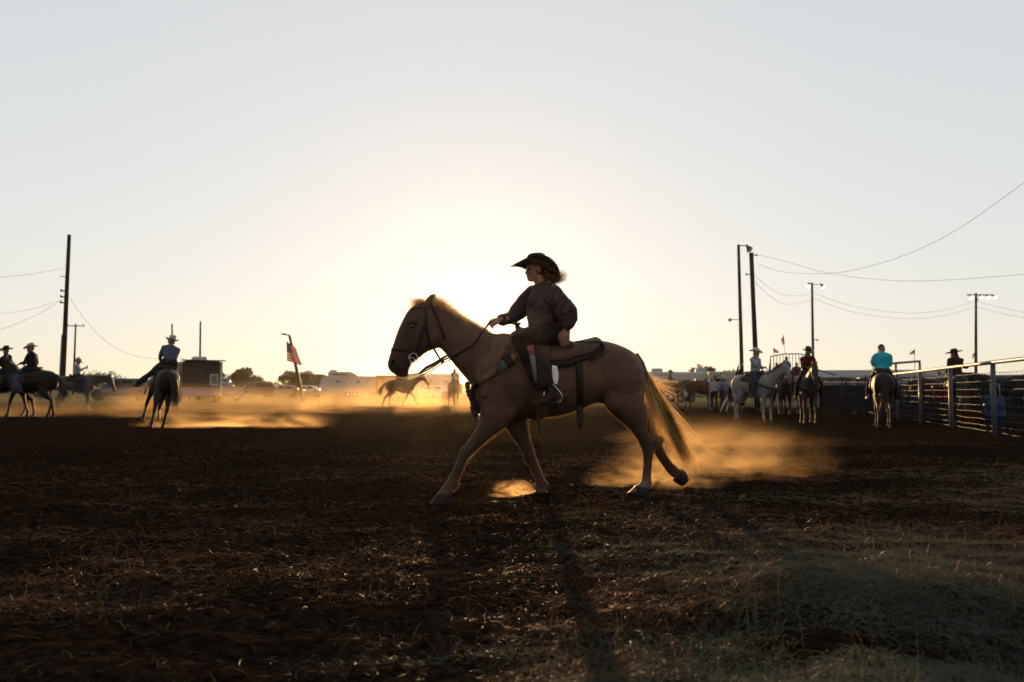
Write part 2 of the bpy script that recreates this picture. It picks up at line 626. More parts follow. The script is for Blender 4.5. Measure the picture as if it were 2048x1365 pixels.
# near fore, stretched forward
leg([(958, 800, 1020, 812), (960, 836, 1018, 846), (945, 869, 982, 876), (931, 888, 962, 893), (920, 902, 946, 908), (916, 916, 937, 916), (908, 934, 927, 937),
     (899, 952, 919, 955), (889, 967, 913, 970), (882, 977, 906, 983), (874, 988, 901, 990), (858, 1008, 899, 1007)], 0.14,
    [.10, .095, .07, .058, .054, .047, .040, .040, .043, .038, .048, .062])
# far fore, carrying weight
leg([(985, 800, 1050, 806), (1000, 838, 1054, 840), (1019, 868, 1058, 872), (1034, 889, 1064, 892), (1045, 908, 1070, 911), (1053, 924, 1075, 926), (1061, 940, 1081, 941),
     (1068, 955, 1087, 955), (1071, 968, 1092, 968), (1072, 977, 1093, 977), (1070, 985, 1094, 985), (1069, 997, 1096, 996)], -0.14,
    [.10, .095, .07, .058, .054, .047, .040, .040, .045, .04, .05, .058])
# near hind, planted
leg([(1226, 752, 1262, 756), (1214, 785, 1284, 784), (1212, 812, 1288, 806), (1232, 836, 1289, 832), (1252, 852, 1291, 850), (1268, 870, 1297, 866), (1279, 888, 1307, 884), (1285, 905, 1308, 902),
     (1287, 922, 1304, 922), (1286, 940, 1302, 940), (1284, 958, 1301, 958), (1280, 966, 1299, 970), (1270, 973, 1297, 977), (1257, 985, 1295, 988)], 0.14,
    [.07, .12, .13, .105, .08, .062, .055, .048, .042, .042, .046, .044, .05, .062])
# far hind, pushing off
leg([(1232, 780, 1272, 782), (1250, 826, 1294, 820), (1275, 850, 1302, 842), (1288, 868, 1309, 862), (1296, 884, 1320, 881), (1306, 902, 1327, 899), (1315, 917, 1333, 910),
     (1325, 931, 1341, 922), (1334, 944, 1349, 932), (1343, 953, 1358, 938), (1350, 959, 1366, 942), (1360, 970, 1374, 955)], -0.14,
    [.12, .10, .075, .06, .055, .047, .042, .042, .046, .044, .05, .056])
for (px_, py_, o_, r_) in ((930, 905, .14, .052), (1057, 915, -.14, .052), (1303, 884, .14, .045), (1319, 880, -.14, .042), (908, 968, .14, .040), (1087, 970, -.14, .040), (1296, 965, .14, .038), (1346, 938, -.14, .038)):
    hm.ball(L(H(px_, py_, o_)), (r_, r_ * .8, r_ * 1.15))
for sgn in (1, -1):                              # muscle ridges: shoulder blade, forearm, stifle fold, ribs
    hm.tube([L(H(1010, 690, .20 * sgn)), L(H(985, 740, .235 * sgn)), L(H(968, 795, .20 * sgn))], [.03, .04, .03], 8)
    hm.tube([L(H(1185, 790, .235 * sgn)), L(H(1200, 770, .255 * sgn)), L(H(1212, 740, .245 * sgn))], [.012, .022, .015], 8)
    for k_ in range(4):
        x_ = 1130 + k_ * 12
        hm.tube([L(H(x_ + 4, 740, .288 * sgn)), L(H(x_ + 8, 775, .283 * sgn)), L(H(x_ + 4, 805, .225 * sgn))], [.006, .010, .006], 6)
me = hm.remesh(0.0105, 4, 0.5)
hz_px = lambda px, py: L(H(px, py))
muz, eye_c = np.array(L(H(790, 738))), np.array(L(H(826, 655)))
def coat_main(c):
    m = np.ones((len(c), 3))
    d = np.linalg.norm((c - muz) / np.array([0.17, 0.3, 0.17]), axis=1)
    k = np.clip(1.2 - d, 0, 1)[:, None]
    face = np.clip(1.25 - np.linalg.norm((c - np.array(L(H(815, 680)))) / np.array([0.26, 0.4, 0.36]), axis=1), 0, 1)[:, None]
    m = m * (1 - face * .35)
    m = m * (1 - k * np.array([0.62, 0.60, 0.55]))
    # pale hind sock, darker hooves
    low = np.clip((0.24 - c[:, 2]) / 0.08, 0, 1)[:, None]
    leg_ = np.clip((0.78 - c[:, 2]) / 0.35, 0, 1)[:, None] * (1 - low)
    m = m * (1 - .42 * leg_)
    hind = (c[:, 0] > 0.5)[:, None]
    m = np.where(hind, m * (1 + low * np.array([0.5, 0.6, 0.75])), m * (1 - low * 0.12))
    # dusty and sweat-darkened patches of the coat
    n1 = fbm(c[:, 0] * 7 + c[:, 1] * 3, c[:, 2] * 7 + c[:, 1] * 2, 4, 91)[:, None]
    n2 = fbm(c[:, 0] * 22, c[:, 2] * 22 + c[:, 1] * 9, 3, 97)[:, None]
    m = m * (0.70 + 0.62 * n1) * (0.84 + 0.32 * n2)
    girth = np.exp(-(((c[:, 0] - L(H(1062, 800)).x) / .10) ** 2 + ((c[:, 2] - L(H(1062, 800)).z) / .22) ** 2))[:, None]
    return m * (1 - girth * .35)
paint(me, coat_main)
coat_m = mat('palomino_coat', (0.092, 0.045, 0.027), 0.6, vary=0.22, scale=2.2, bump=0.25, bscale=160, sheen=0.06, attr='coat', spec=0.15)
hoof_m = mat('hoof_horn', (0.016, 0.012, 0.010), 0.55, scale=30, bump=0.2)
eye_m = mat('eye_dark', (0.006, 0.004, 0.003), 0.08, spec=0.6)
mane_m = mat('flaxen_hair', (0.60, 0.38, 0.14), 0.4, color2=(0.85, 0.60, 0.28), scale=6, transl=0.55, spec=0.5)
tail_m = mat('tail_hair', (0.13, 0.062, 0.018), 0.4, color2=(0.75, 0.47, 0.15), scale=5, transl=0.5, spec=0.3)
leather = mat('saddle_leather', (0.055, 0.024, 0.013), 0.5, vary=0.3, scale=14, bump=0.3, bscale=90)
leather_d = mat('dark_leather', (0.022, 0.013, 0.009), 0.55, vary=0.3, scale=18, bump=0.25, bscale=90)
leather_t = mat('tan_leather', (0.15, 0.07, 0.033), 0.55, vary=0.3, scale=16, bump=0.3, bscale=90)
metal_m = mat('worn_steel', (0.42, 0.40, 0.37), 0.35, metal=1.0, scale=30)
horse = empty('horse', ORIG, 0, 'palomino horse with flaxen mane trotting under a rider in a wide black hat', 'horse')
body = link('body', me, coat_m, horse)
BVH = BVHTree.FromPolygons([v.co + ORIG for v in me.vertices], [tuple(p.vertices) for p in me.polygons])
def hit(px, py, lift=0.008):
    d = ray(px, py).normalized()
    loc, nrm, i, dist = BVH.ray_cast(CAM_LOC, d)
    if loc is None:
        loc = H(px, py, 0.1); nrm = SIDE
    return loc + nrm * lift, nrm
# short coat hair: a fuzzy edge that catches the sun
me.calc_loop_triangles()
tri = np.empty(len(me.loop_triangles) * 3, np.int32); me.loop_triangles.foreach_get('vertices', tri); tri = tri.reshape(-1, 3)
vco = np.empty(len(me.vertices) * 3, np.float32); me.vertices.foreach_get('co', vco); vco = vco.reshape(-1, 3)
vno = np.empty(len(me.vertices) * 3, np.float32); me.vertices.foreach_get('normal', vno); vno = vno.reshape(-1, 3)
ar = np.linalg.norm(np.cross(vco[tri[:, 1]] - vco[tri[:, 0]], vco[tri[:, 2]] - vco[tri[:, 0]]), axis=1)
NF = 60000
ti = RNG.choice(len(tri), NF, p=ar / ar.sum())
w3 = RNG.dirichlet((1, 1, 1), NF)
fp_ = (vco[tri[ti]] * w3[:, :, None]).sum(1); fn_ = (vno[tri[ti]] * w3[:, :, None]).sum(1)
keep_ = fp_[:, 2] > .10
fp_, fn_ = fp_[keep_], fn_[keep_]
lay = np.array(AX)[None] * .8 + np.array([0, 0, -.7])[None] + RNG.normal(0, .25, fn_.shape)
fl_ = RNG.uniform(.006, .016, (len(fp_), 1))
q1_ = fp_ + fn_ * fl_ * .55 + lay * fl_ * .35
q2_ = fp_ + fn_ * fl_ * .75 + lay * fl_ * .95
fur = ribbons_mesh('coat_hair', np.stack([fp_ - fn_ * .001, q1_, q2_], 1), RNG.uniform(.0007, .0014, len(fp_)), mat('coat_hair', (.16, .085, .045), .5, color2=(.34, .20, .10), scale=3, transl=.75), horse)
fur['kind'] = 'stuff'
# hooves
def hoof(pts, off, w, bend=0):
    b = MB()
    b.loft([(L(H(a, c, off)), L(H(d, e, off)), ww, S) for (a, c, d, e), ww in zip(pts, w)], 14, 2, 0.95)
    return b.build('hoof', hoof_m, horse)
hoof([(875, 986, 902, 989), (866, 997, 901, 998), (857, 1009, 900, 1008)], 0.14, [.050, .060, .067])
hoof([(1069, 983, 1095, 983), (1068, 990, 1096, 990), (1067, 998, 1098, 998)], -0.14, [.052, .058, .063])
hoof([(1272, 971, 1297, 976), (1264, 979, 1296, 983), (1255, 987, 1296, 990)], 0.14, [.050, .058, .066])
hoof([(1346, 962, 1362, 937), (1354, 968, 1371, 944), (1362, 972, 1376, 957)], -0.14, [.050, .058, .060])
for sgn in (1, -1):
    MB().ball(L(H(825, 653, 0.088 * sgn)), (0.021, 0.014, 0.017)).build('eye', eye_m, horse)
    MB().ball(L(H(786, 723, 0.058 * sgn)), (0.012, 0.008, 0.017)).build('nostril', mat('nostril_dark', (.004, .003, .003), .9, spec=0), horse)

# hair: mane, forelock, tail
def bez(p0, p1, p2, K=9):
    t = np.linspace(0, 1, K)[None, :, None]
    return (1 - t) ** 2 * p0[:, None] + 2 * (1 - t) * t * p1[:, None] + t ** 2 * p2[:, None]
def jit(n, s):
    return RNG.normal(0, 1, (n, 3)) * s
crest = [(852, 606), (862, 606), (876, 613), (892, 621), (908, 630), (924, 638), (940, 646), (958, 654), (976, 663)]
cr = np.array([L(H(*c)) for c in crest])
N = 2000
u = RNG.random(N) ** 1.25 * (len(cr) - 1.001)
i = u.astype(int); f = (u - i)[:, None]
p0 = cr[i] * (1 - f) + cr[i + 1] * f + jit(N, 0.012)
front = np.clip(1 - u / 8.0, 0.15, 1)[:, None]
wind = np.array(AX)[None] * RNG.uniform(0.03, 0.17, (N, 1)) * front
lift_ = np.array([0, 0, 1.0])[None] * RNG.uniform(-0.03, 0.11, (N, 1)) * front
side = np.array(SIDE)[None] * RNG.normal(-0.03, 0.06, (N, 1))
p1 = p0 + wind * 0.45 + lift_ + side * 0.5 + jit(N, .008)
p2 = p0 + wind * 1.2 + lift_ * RNG.uniform(-0.6, 1.0, (N, 1)) + side - np.array([0, 0, 1.0])[None] * RNG.uniform(0, .08, (N, 1)) + jit(N, .014)
ribbons_mesh('mane', bez(p0, p1, p2), RNG.uniform(0.0015, 0.0035, N), mane_m, horse)
# far side of the mane hanging down the neck
N = 700
u = RNG.random(N) * (len(cr) - 1.001); i = u.astype(int); f = (u - i)[:, None]
p0 = cr[i] * (1 - f) + cr[i + 1] * f + jit(N, 0.01)
far = -np.array(SIDE)[None]
p1 = p0 + far * 0.10 + np.array([0.02, 0, 0.02]); p2 = p0 + far * RNG.uniform(.10, .17, (N, 1)) + np.array([0.05, 0, 0]) - np.array([0, 0, 1.0])[None] * RNG.uniform(.12, .3, (N, 1))
ribbons_mesh('mane', bez(p0, p1, p2), RNG.uniform(0.002, 0.004, N), mane_m, horse)
N = 420
p0 = np.array(L(H(851, 606)))[None] + np.array(AX)[None] * RNG.uniform(-0.07, 0.02, (N, 1)) + np.array(SIDE)[None] * RNG.normal(0, .025, (N, 1)) + jit(N, .006)
e = np.array([L(H(px, py)) for px, py in zip(RNG.uniform(812, 848, N), RNG.uniform(597, 628, N))])
p1 = (p0 + e) / 2 + np.array([0, 0, 1.0])[None] * RNG.uniform(0.0, .05, (N, 1))
ribbons_mesh('forelock', bez(p0, p1, e + np.array(SIDE)[None] * RNG.normal(0, .05, (N, 1))), RNG.uniform(0.0015, 0.003, N), mane_m, horse)
# tail: dock inside, then locks
tl = MB()
tl.tube([L(H(1268, 712)), L(H(1280, 728)), L(H(1290, 752)), L(H(1297, 775))], [.045, .042, .035, .012], 10)
tl.build('dock', mat('dock_hair', (.10, .05, .025), .6, scale=12), horse)
def tail_set(N, roots, mids, ends, wid, spread=0.02):
    rr, mm, ee = [np.array([[a, b] for a, b in z]) for z in (roots, mids, ends)]
    k = RNG.random(N)
    def pick(z):
        q = k * (len(z) - 1); j = np.minimum(q.astype(int), len(z) - 2) if len(z) > 1 else np.zeros(N, int)
        if len(z) == 1: return np.repeat(z, N, 0)
        fr = (q - j)[:, None]
        return z[j] * (1 - fr) + z[j + 1] * fr
    def to3(z, s, px_s):
        z = z + RNG.normal(0, px_s, z.shape)
        return np.array([L(H(a, b, o)) for (a, b), o in zip(z, RNG.normal(0, s, N))])
    locks = RNG.integers(0, 34, N)
    lockoff = RNG.normal(0, 1, (34, 3)) * spread
    a, b_, c = to3(pick(rr), .014, 1.6), to3(pick(mm), .028, 2.5), to3(pick(ee), .03, 2.5)
    b_ = b_ + lockoff[locks] * .5
    c = c + lockoff[locks]
    return bez(a, b_, c, 12), RNG.uniform(wid[0], wid[1], N)
sets = [
    tail_set(950, [(1277, 720), (1283, 730), (1290, 750), (1300, 778)], [(1310, 782), (1320, 806), (1332, 834), (1338, 830)], [(1358, 892), (1370, 912), (1377, 928), (1383, 937)], (.002, .0042), .035),
    tail_set(760, [(1290, 752), (1298, 778)], [(1312, 812), (1318, 822)], [(1300, 842), (1318, 862), (1335, 880), (1350, 905)], (.0015, .003), .05),
    tail_set(120, [(1288, 745), (1300, 780)], [(1328, 800), (1346, 820)], [(1384, 872), (1398, 888), (1412, 900)], (.0015, .0028), .03),
    tail_set(110, [(1286, 738), (1294, 760)], [(1312, 768), (1325, 785)], [(1338, 768), (1352, 782), (1350, 800)], (.0012, .0022), .03),
    tail_set(120, [(1288, 765), (1292, 785)], [(1294, 810), (1300, 820)], [(1292, 845), (1304, 838), (1312, 850)], (.0015, .0025), .03)]
for pth, w in sets[:1]:
    ribbons_mesh('tail', pth, w, tail_m, horse)
pp = np.concatenate([s[0] for s in sets[1:]]); ww = np.concatenate([s[1] for s in sets[1:]])
ribbons_mesh('tail_fringe', pp, ww, mane_m, horse)

# ------------------------------------------------------------------ bridle, reins
def strap(pix, width, lift=0.006, thick=0.004, sub=4):
    """strap lying on the horse's near side through photo pixels"""
    pts, nr = [], []
    for k in range(len(pix) - 1):
        for q in range(sub):
            t = q / sub
            a = hit(pix[k][0] * (1 - t) + pix[k + 1][0] * t, pix[k][1] * (1 - t) + pix[k + 1][1] * t, lift)
            pts.append(a[0]); nr.append(a[1])
    a = hit(*pix[-1], lift); pts.append(a[0]); nr.append(a[1])
    for _ in range(2):
        pts = [pts[0]] + [(pts[j - 1] + pts[j] * 2 + pts[j + 1]) / 4 for j in range(1, len(pts) - 1)] + [pts[-1]]
        nr = [nr[0]] + [(nr[j - 1] + nr[j] * 2 + nr[j + 1]).normalized() for j in range(1, len(nr) - 1)] + [nr[-1]]
    return MB().ribbon([L(p) for p in pts], nr, width, thick)
bridle = empty('bridle', ORIG, 0, 'thin dark leather bridle with steel ring bit on palomino head', 'bridle')
strap([(853, 618), (851, 645), (856, 675), (862, 698)], 0.022).build('throat_strap', leather_d, bridle)
strap([(855, 616), (852, 640), (843, 672), (833, 700), (826, 712)], 0.024).build('cheek_strap', leather_d, bridle)
strap([(854, 618), (838, 616), (822, 620)], 0.02).build('browband', leather_d, bridle)
strap([(784, 700), (797, 700), (812, 702), (828, 708)], 0.024).build('noseband', leather_d, bridle)
strap([(862, 612), (874, 636), (884, 662), (890, 678)], 0.022).build('neck_strap', leather_d, bridle)
bit, nn_ = hit(825, 714, 0.02)
def ring(c, r, th, nrm, n=18):
    u_ = nrm.orthogonal().normalized(); v_ = nrm.cross(u_)
    pts = [c + u_ * math.cos(2 * math.pi * k / n) * r + v_ * math.sin(2 * math.pi * k / n) * r for k in range(n + 1)]
    return MB().tube([L(p) for p in pts], th, 6)
ring(bit, 0.038, 0.005, SIDE).build('bit_ring', metal_m, bridle)
ring(P(824, 721, bit.y), 0.022, 0.004, SIDE).build('bit_ring', metal_m, bridle)
yb = bit.y
MB().tube([L(P(821, 708, yb)), L(P(819, 720, yb)), L(P(823, 733, yb)), L(P(827, 744, yb))], .0045, 6).build('bit_shank', metal_m, bridle)
ring(P(823, 749, yb), 0.017, 0.0032, SIDE).build('rein_ring', metal_m, bridle)
ring(P(835, 748, yb), 0.013, 0.003, SIDE).build('rein_ring', metal_m, bridle)
MB().tube([L(P(826, 748, yb)), L(P(840, 747, yb))], .004, 6).build('rein_link', metal_m, bridle)
# tie-down strap from the jaw to the breast
MB().ribbon([L(P(867, 697, Y0(867) - .03)), L(P(875, 710, Y0(875) - .03)), L(P(886, 728, Y0(886) - .02))], SIDE, 0.018, .003).build('tie_down', leather_d, bridle)
HAND_R = P(984, 640, 7.16)
reins = empty('reins', ORIG, 0, 'pair of dark reins running from the bit back to the riding hand', 'reins')
def rein_path(dz, y_off):
    pix = [(838, 748), (852, 742), (868, 733), (884, 722), (899, 716)]
    pts = [P(px, py + dz, yb + (k / 4) * 0.03 + y_off) for k, (px, py) in enumerate(pix)]
    for px, py in ((912, 710), (930, 700), (946, 690)):
        pts.append(hit(px, py + dz * .3, 0.012)[0])
    pts.append(H(962, 668, 0.10)); pts.append(HAND_R + Vector((-0.02, 0, -0.02)))
    return pts
def smooth(pts, n=4):
    out = []
    for i in range(len(pts) - 1):
        a, b, c, d = pts[max(i - 1, 0)], pts[i], pts[i + 1], pts[min(i + 2, len(pts) - 1)]
        for k in range(n):
            u = k / n
            out.append(0.5 * ((2 * b) + (c - a) * u + (2 * a - 5 * b + 4 * c - d) * u * u + (3 * b - a - 3 * c + d) * u ** 3))
    return out + [pts[-1]]
MB().tube([L(p) for p in smooth(rein_path(0, 0))], .0075, 7).build('rein', leather_d, reins)
MB().tube([L(p) for p in smooth(rein_path(5, 0.02)[:6])], .005, 7).build('rein', leather_d, reins)
MB().tube([L(P(838, 747, yb)), L(P(852, 736, yb + .03)), L(P(870, 727, yb + .1)), L(P(886, 716, yb + .2)), L(P(896, 711, yb + .22))], [.006, .013, .013, .011, .008], 8).build('rein_padding', leather_d, reins)
MB().ball(L(P(884, 722, yb + .02)), (.022, .018, .018)).build('knot', leather_d, reins)
MB().tube([L(p) for p in smooth([P(973, 655, 7.1), P(979, 648, 7.12), P(985, 643, 7.14)])], .006, 7).build('rein', leather_d, reins)

# ------------------------------------------------------------------ breast collar
coll = empty('breast_collar', ORIG, 0, 'wide tan leather breast collar with inlaid patch across palomino chest', 'breast collar')
strap([(1030, 712), (1018, 722), (1004, 732), (985, 746), (966, 758), (950, 770)], 0.062, 0.012, .006).build('strap', leather_t, coll)
strap([(1024, 718), (1010, 726)], 0.11, 0.02, .006).build('end_patch', leather_d, coll)
strap([(1011, 728), (1003, 733), (992, 741)], 0.085, 0.021, .006).build('inlay', mat('turquoise_inlay', (0.03, 0.05, 0.06), 0.5, color2=(0.10, 0.09, 0.08), scale=45), coll)
strap([(958, 764), (950, 772), (945, 790), (950, 808), (960, 826)], 0.06, 0.014, .01).build('chest_strap', leather_d, coll)
fr = MB()
for k in range(26):
    t = k / 25
    px = 944 + 18 * t ** 1.6; py = 764 + 68 * t
    a, nn = hit(px + 4, py, 0.03)
    fr.ball(L(a + Vector((-0.035, -0.01, RNG.normal(0, .006)))), (.02 * RNG.uniform(.6, 1.3), .02, .022))
fr.build('fringe', leather_d, coll)
ring(P(959, 834, 6.95), 0.016, 0.004, SIDE).build('clip', metal_m, coll)

# ------------------------------------------------------------------ saddle
TS = []
for i_ in range(len(torso)):
    TS.append(torso[i_])
def tor(px):
    """section of the trunk at a photo column"""
    xs = []
    for k in range(len(TS) - 1):
        ca = (TS[k][0] + TS[k][1]) / 2; cb = (TS[k + 1][0] + TS[k + 1][1]) / 2
        tx = L(H(px, 740))
        a, b_ = ca.dot(AX), cb.dot(AX); q = tx.dot(AX)
        if b_ <= q <= a:
            f_ = (a - q) / (a - b_)
            return [TS[k][j] * (1 - f_) + TS[k + 1][j] * f_ for j in range(3)]
    return TS[5][:3]
def around(px, ang, lift):
    t, b_, w = tor(px)
    c, h = (t + b_) / 2, (t - b_) / 2
    h = h * ((h.length + lift) / h.length)
    return c + h * math.cos(ang) + SIDE * ((w + lift) * math.sin(ang))
def drape(cols, angs, lift, thick):
    """leather sheet over the back; cols: px list, angs: (near, far) reach in radians per column"""
    M = 17
    top, bot = [], []
    for (px, (a0, a1)) in zip(cols, angs):
        top.append([around(px, a0 + (a1 - a0) * k / (M - 1), lift + thick) for k in range(M)])
        bot.append([around(px, a0 + (a1 - a0) * k / (M - 1), lift) for k in range(M)])
    b = MB()
    rings = [t + bb[::-1] for t, bb in zip(top, bot)]
    return b.rings(rings)
saddle = empty('saddle', ORIG, 0, 'brown western saddle with long strap hanging behind the rider on palomino', 'saddle')
A = lambda d: (R(-d), R(d))
drape([1026, 1036, 1060, 1090, 1120, 1150, 1175, 1186, 1192], [A(48), A(62), A(70), A(70), A(66), A(60), A(58), A(52), A(38)], 0.012, 0.022).build('saddle_pad', leather_d, saddle)
drape([1030, 1038, 1060, 1090, 1120, 1150, 1172, 1182, 1188], [A(40), A(60), A(66), A(62), A(56), A(52), A(50), A(44), A(30)], 0.036, 0.012).build('skirt', leather, saddle)
st = MB()     # tree, seat and cantle
st.loft([(L(H(1030, 664)), L(H(1030, 690)), 0.10, S), (L(H(1040, 654)), L(H(1042, 696)), 0.17, S), (L(H(1054, 664)), L(H(1056, 700)), 0.15, S), (L(H(1080, 674)), L(H(1080, 704)), 0.13, S),
         (L(H(1105, 677)), L(H(1105, 706)), 0.16, S), (L(H(1126, 680)), L(H(1128, 706)), 0.19, S), (L(H(1138, 682)), L(H(1140, 704)), 0.17, S), (L(H(1146, 690)), L(H(1148, 702)), 0.12, S)], 18)
link('seat', st.remesh(0.012, 4), leather, saddle)
hn = MB(); hn.tube([L(H(1037, 662)), L(H(1034, 650))], [.026, .02], 12); hn.ball(L(H(1033, 648)), (.042, .042, .014))
hn.build('horn', leather, saddle)
pad_r = MB()
rim = [around(px, R(a), 0.045) for px, a in ((1146, 14), (1160, 22), (1174, 28), (1184, 34), (1190, 42), (1188, 52), (1178, 60), (1160, 64))]
pad_r.tube(smooth(rim, 3), [.012] * 22, 8)
pad_r.build('skirt_binding', leather_d, saddle)
strap([(1156, 712), (1158, 740), (1160, 780), (1161, 815)], 0.062, 0.016, .006).build('rear_cinch', leather_d, saddle)
rc = hit(1160, 814, 0.02)[0]
MB().ribbon([L(P(1158, 800, rc.y - .03)), L(P(1159, 825, rc.y - .04)), L(P(1160, 846, rc.y - .04)), L(P(1160, 857, rc.y - .04))], SIDE, [.06, .055, .052, .03], .004).build('strap_end', leather_d, saddle)
MB().ribbon([L(P(1074, 826, 6.92)), L(P(1077, 846, 6.9)), L(P(1080, 863, 6.9))], SIDE, [.035, .03, .02], .004).build('strap_end', leather_d, saddle)
cinch = MB()
pts = [around(1074, R(a), 0.012) for a in range(-175, 176, 10)]
cinch.ribbon(pts, [(p - (tor(1074)[0] + tor(1074)[1]) / 2).normalized() for p in pts], 0.09, .008)
cinch.build('cinch', leather_t, saddle)
fend = MB()   # fender hanging under the near leg
yf = 6.90
fend.ribbon([L(P(1082, 690, yf + .0)), L(P(1080, 715, yf - .03)), L(P(1086, 745, yf - .04)), L(P(1094, 772, yf - .05)), L(P(1098, 784, yf - .05))], SIDE, [.16, .17, .16, .10, .06], .006)
fend.build('fender', leather, saddle)
sp = MB()
sp.tube(smooth([L(P(1101, 765, 6.80)), L(P(1112, 776, 6.79)), L(P(1123, 790, 6.79)), L(P(1121, 803, 6.80)), L(P(1106, 807, 6.80)), L(P(1092, 803, 6.80)), L(P(1088, 790, 6.80)), L(P(1091, 776, 6.81))]), .007, 8)
sp.build('stirrup', metal_m, saddle)
MB().box(L(P(1104, 806, 6.80)), (.13, .07, .016)).build('stirrup_tread', leather_d, saddle)
bk, bn = hit(1041, 698, 0.05)
MB().ball(L(bk), (.02, .012, .02)).build('concho', metal_m, saddle)
print('horse', time.time() - T_START)
# ================================================================== builders: people and horses
def ik(a, b, l1, l2, hint):
    a, b, hint = Vector(a), Vector(b), Vector(hint)
    d = b - a
    D = min(d.length, (l1 + l2) * 0.999)
    dn = d.normalized()
    k = (l1 * l1 - l2 * l2 + D * D) / (2 * D)
    h = math.sqrt(max(l1 * l1 - k * k, 0))
    p = (hint - dn * hint.dot(dn))
    p = p.normalized() if p.length > 1e-6 else dn.orthogonal()
    return a + dn * k + p * h, a + dn * D

def frame(fwd, up):
    f = Vector(fwd).normalized()
    s = Vector(up).cross(f).normalized()         # left
    u = f.cross(s)
    return Matrix((f, s, u)).transposed()        # columns: forward, left, up

def add_head(b, c, M, k=1.0):
    """head with brow, nose, lips, chin and ears around its centre c; M: forward, left, up"""
    q = lambda x, y, z: Vector(c) + M @ (Vector((x, y, z)) * k)
    def ball(x, y, z, r):
        b.ball(q(x, y, z), tuple(v * k for v in r), M, 12, 8)
    ball(-.012, 0, .03, (.096, .076, .092)); ball(.025, 0, -.03, (.066, .060, .085)); ball(.045, 0, -.088, (.040, .036, .028))
    ball(.068, 0, .022, (.026, .052, .016)); ball(.05, 0, -.02, (.04, .052, .03))
    b.tube([q(.082, 0, .018), q(.096, 0, -.008), q(.106, 0, -.026), q(.09, 0, -.036)], [.009 * k, .011 * k, .015 * k, .012 * k], 8)
    ball(.088, 0, -.055, (.012, .022, .007)); ball(.086, 0, -.068, (.012, .02, .008)); ball(.076, 0, -.094, (.018, .02, .016))
    for s in (1, -1):
        ball(-.005, .076 * s, -.005, (.022, .010, .034))
        ball(.055, .034 * s, -.028, (.026, .02, .022))

def add_hand(b, wrist, d, n, k=1.0, curl=0.5, fist=False, right=False):
    """palm, four unequal fingers and a thumb; d: along the hand, n: back of the hand"""
    d = Vector(d).normalized(); n = Vector(n); n = (n - d * n.dot(d)).normalized()
    s = d.cross(n)                               # towards the thumb for a left hand
    if right: s = -s
    w = Vector(wrist)
    pc = w + d * 0.05 * k
    M = Matrix((d, s, n)).transposed()
    b.ball(pc, (0.052 * k, 0.042 * k, 0.017 * k), M)
    b.tube([w - d * .02 * k, w + d * .02 * k], [(.026 * k, .021 * k)] * 2, 8)
    for j, ln in enumerate((0.072, 0.080, 0.074, 0.058)):
        base = w + d * 0.086 * k + s * (0.032 - 0.0215 * j) * k
        pts, dirv, p = [base - d * .02 * k], d.copy(), base
        for seg in range(3):
            pts.append(p.copy())
            ang = curl * (0.5 + 0.35 * seg) * (2.0 if fist else 1.0)
            dirv = (d * math.cos(ang) - n * math.sin(ang))
            p = p + dirv * ln * k / 3
        pts.append(p)
        b.tube(pts, [.0088 * k, .0088 * k, .0083 * k, .0078 * k, .006 * k], 7)
    tb = w + d * .03 * k + s * .034 * k
    b.tube([tb - s * .012 * k, tb + (d * .6 + s * .5) * .03 * k, tb + (d * .95 + s * .35 - n * .25) * .055 * k, tb + (d * 1.1 + s * .2 - n * .5) * .075 * k], [.013 * k, .012 * k, .010 * k, .007 * k], 7)

def hat_mesh(crown=(.105, .085), ch=.115, brim=.10, side_up=.05, dip=.025, crease=.02, flat=False, N=40, dome=False, back=1.0):
    """felt hat around the origin (forward +x): crown with a pinch, brim that dips front and back and curls at the sides"""
    rings = []
    a0, b0 = crown
    prof = [(1.00, 0.0), (1.0, .25), (.97, .55), (.93, .8), (.85, .95), (.66, 1.0), (.36, .93), (.0, .88)] if not dome else [(1.0, 0), (1.0, .2), (.98, .45), (.92, .68), (.80, .85), (.60, .96), (.32, 1.01), (0, 1.0)]
    brimp = [0, .12, .3, .5, .7, .88, 1.0]
    def brim_pt(t, a, dz):
        ca, sa = math.cos(a), math.sin(a)
        r_ = brim * t
        z = side_up * (t ** 2.2) * (abs(sa) ** 2.2) - dip * (t ** 1.5) * (ca * ca) * (1.15 if ca > 0 else back)
        squeeze = 1 - (0.28 if not flat else 0.0) * t * (abs(sa) ** 3) * (max(side_up, 0) / .06)
        return Vector(((a0 + r_ * 1.08) * ca, (b0 + r_ * squeeze) * sa, z + dz))
    A = [2 * math.pi * k / N for k in range(N)]
    for t in reversed(brimp):
        rings.append([brim_pt(t, a, -.003) for a in A])
    for t in brimp[:0:-1][::-1]:
        pass
    under = rings                                # outer -> inner underside
    upper = [[brim_pt(t, a, .004) for a in A] for t in brimp[::-1]]
    cr = []
    for f, h in prof:
        ring = []
        for a in A:
            ca, sa = math.cos(a), math.sin(a)
            z = ch * h
            if h > .9 and not dome:
                z -= crease * (1 - abs(sa)) * (1.0 if f < .7 else .3) + (0.012 if (ca > .3 and abs(sa) > .35 and not flat) else 0)
            if not flat:
                z *= 1 + .10 * (-ca) * h
            pinch = 1 - (.10 if not flat else 0) * max(0, ca) * h
            ring.append(Vector((a0 * f * ca, b0 * f * sa * pinch, .004 + z)))
        cr.append(ring)
    b = MB()
    b.rings(upper + cr[1:], cap=True)
    b2 = MB()
    b2.rings(under[::-1] if False else under, cap=True)
    b.add(b2.v, [f[::-1] for f in b2.f])
    # rim closing the two sheets
    n1 = len(upper) * 0
    rimv = [p for p in upper[0]] + [p for p in under[0]]
    b.add(rimv, [(k, k + N, (k + 1) % N + N, (k + 1) % N) for k in range(N)])
    return b

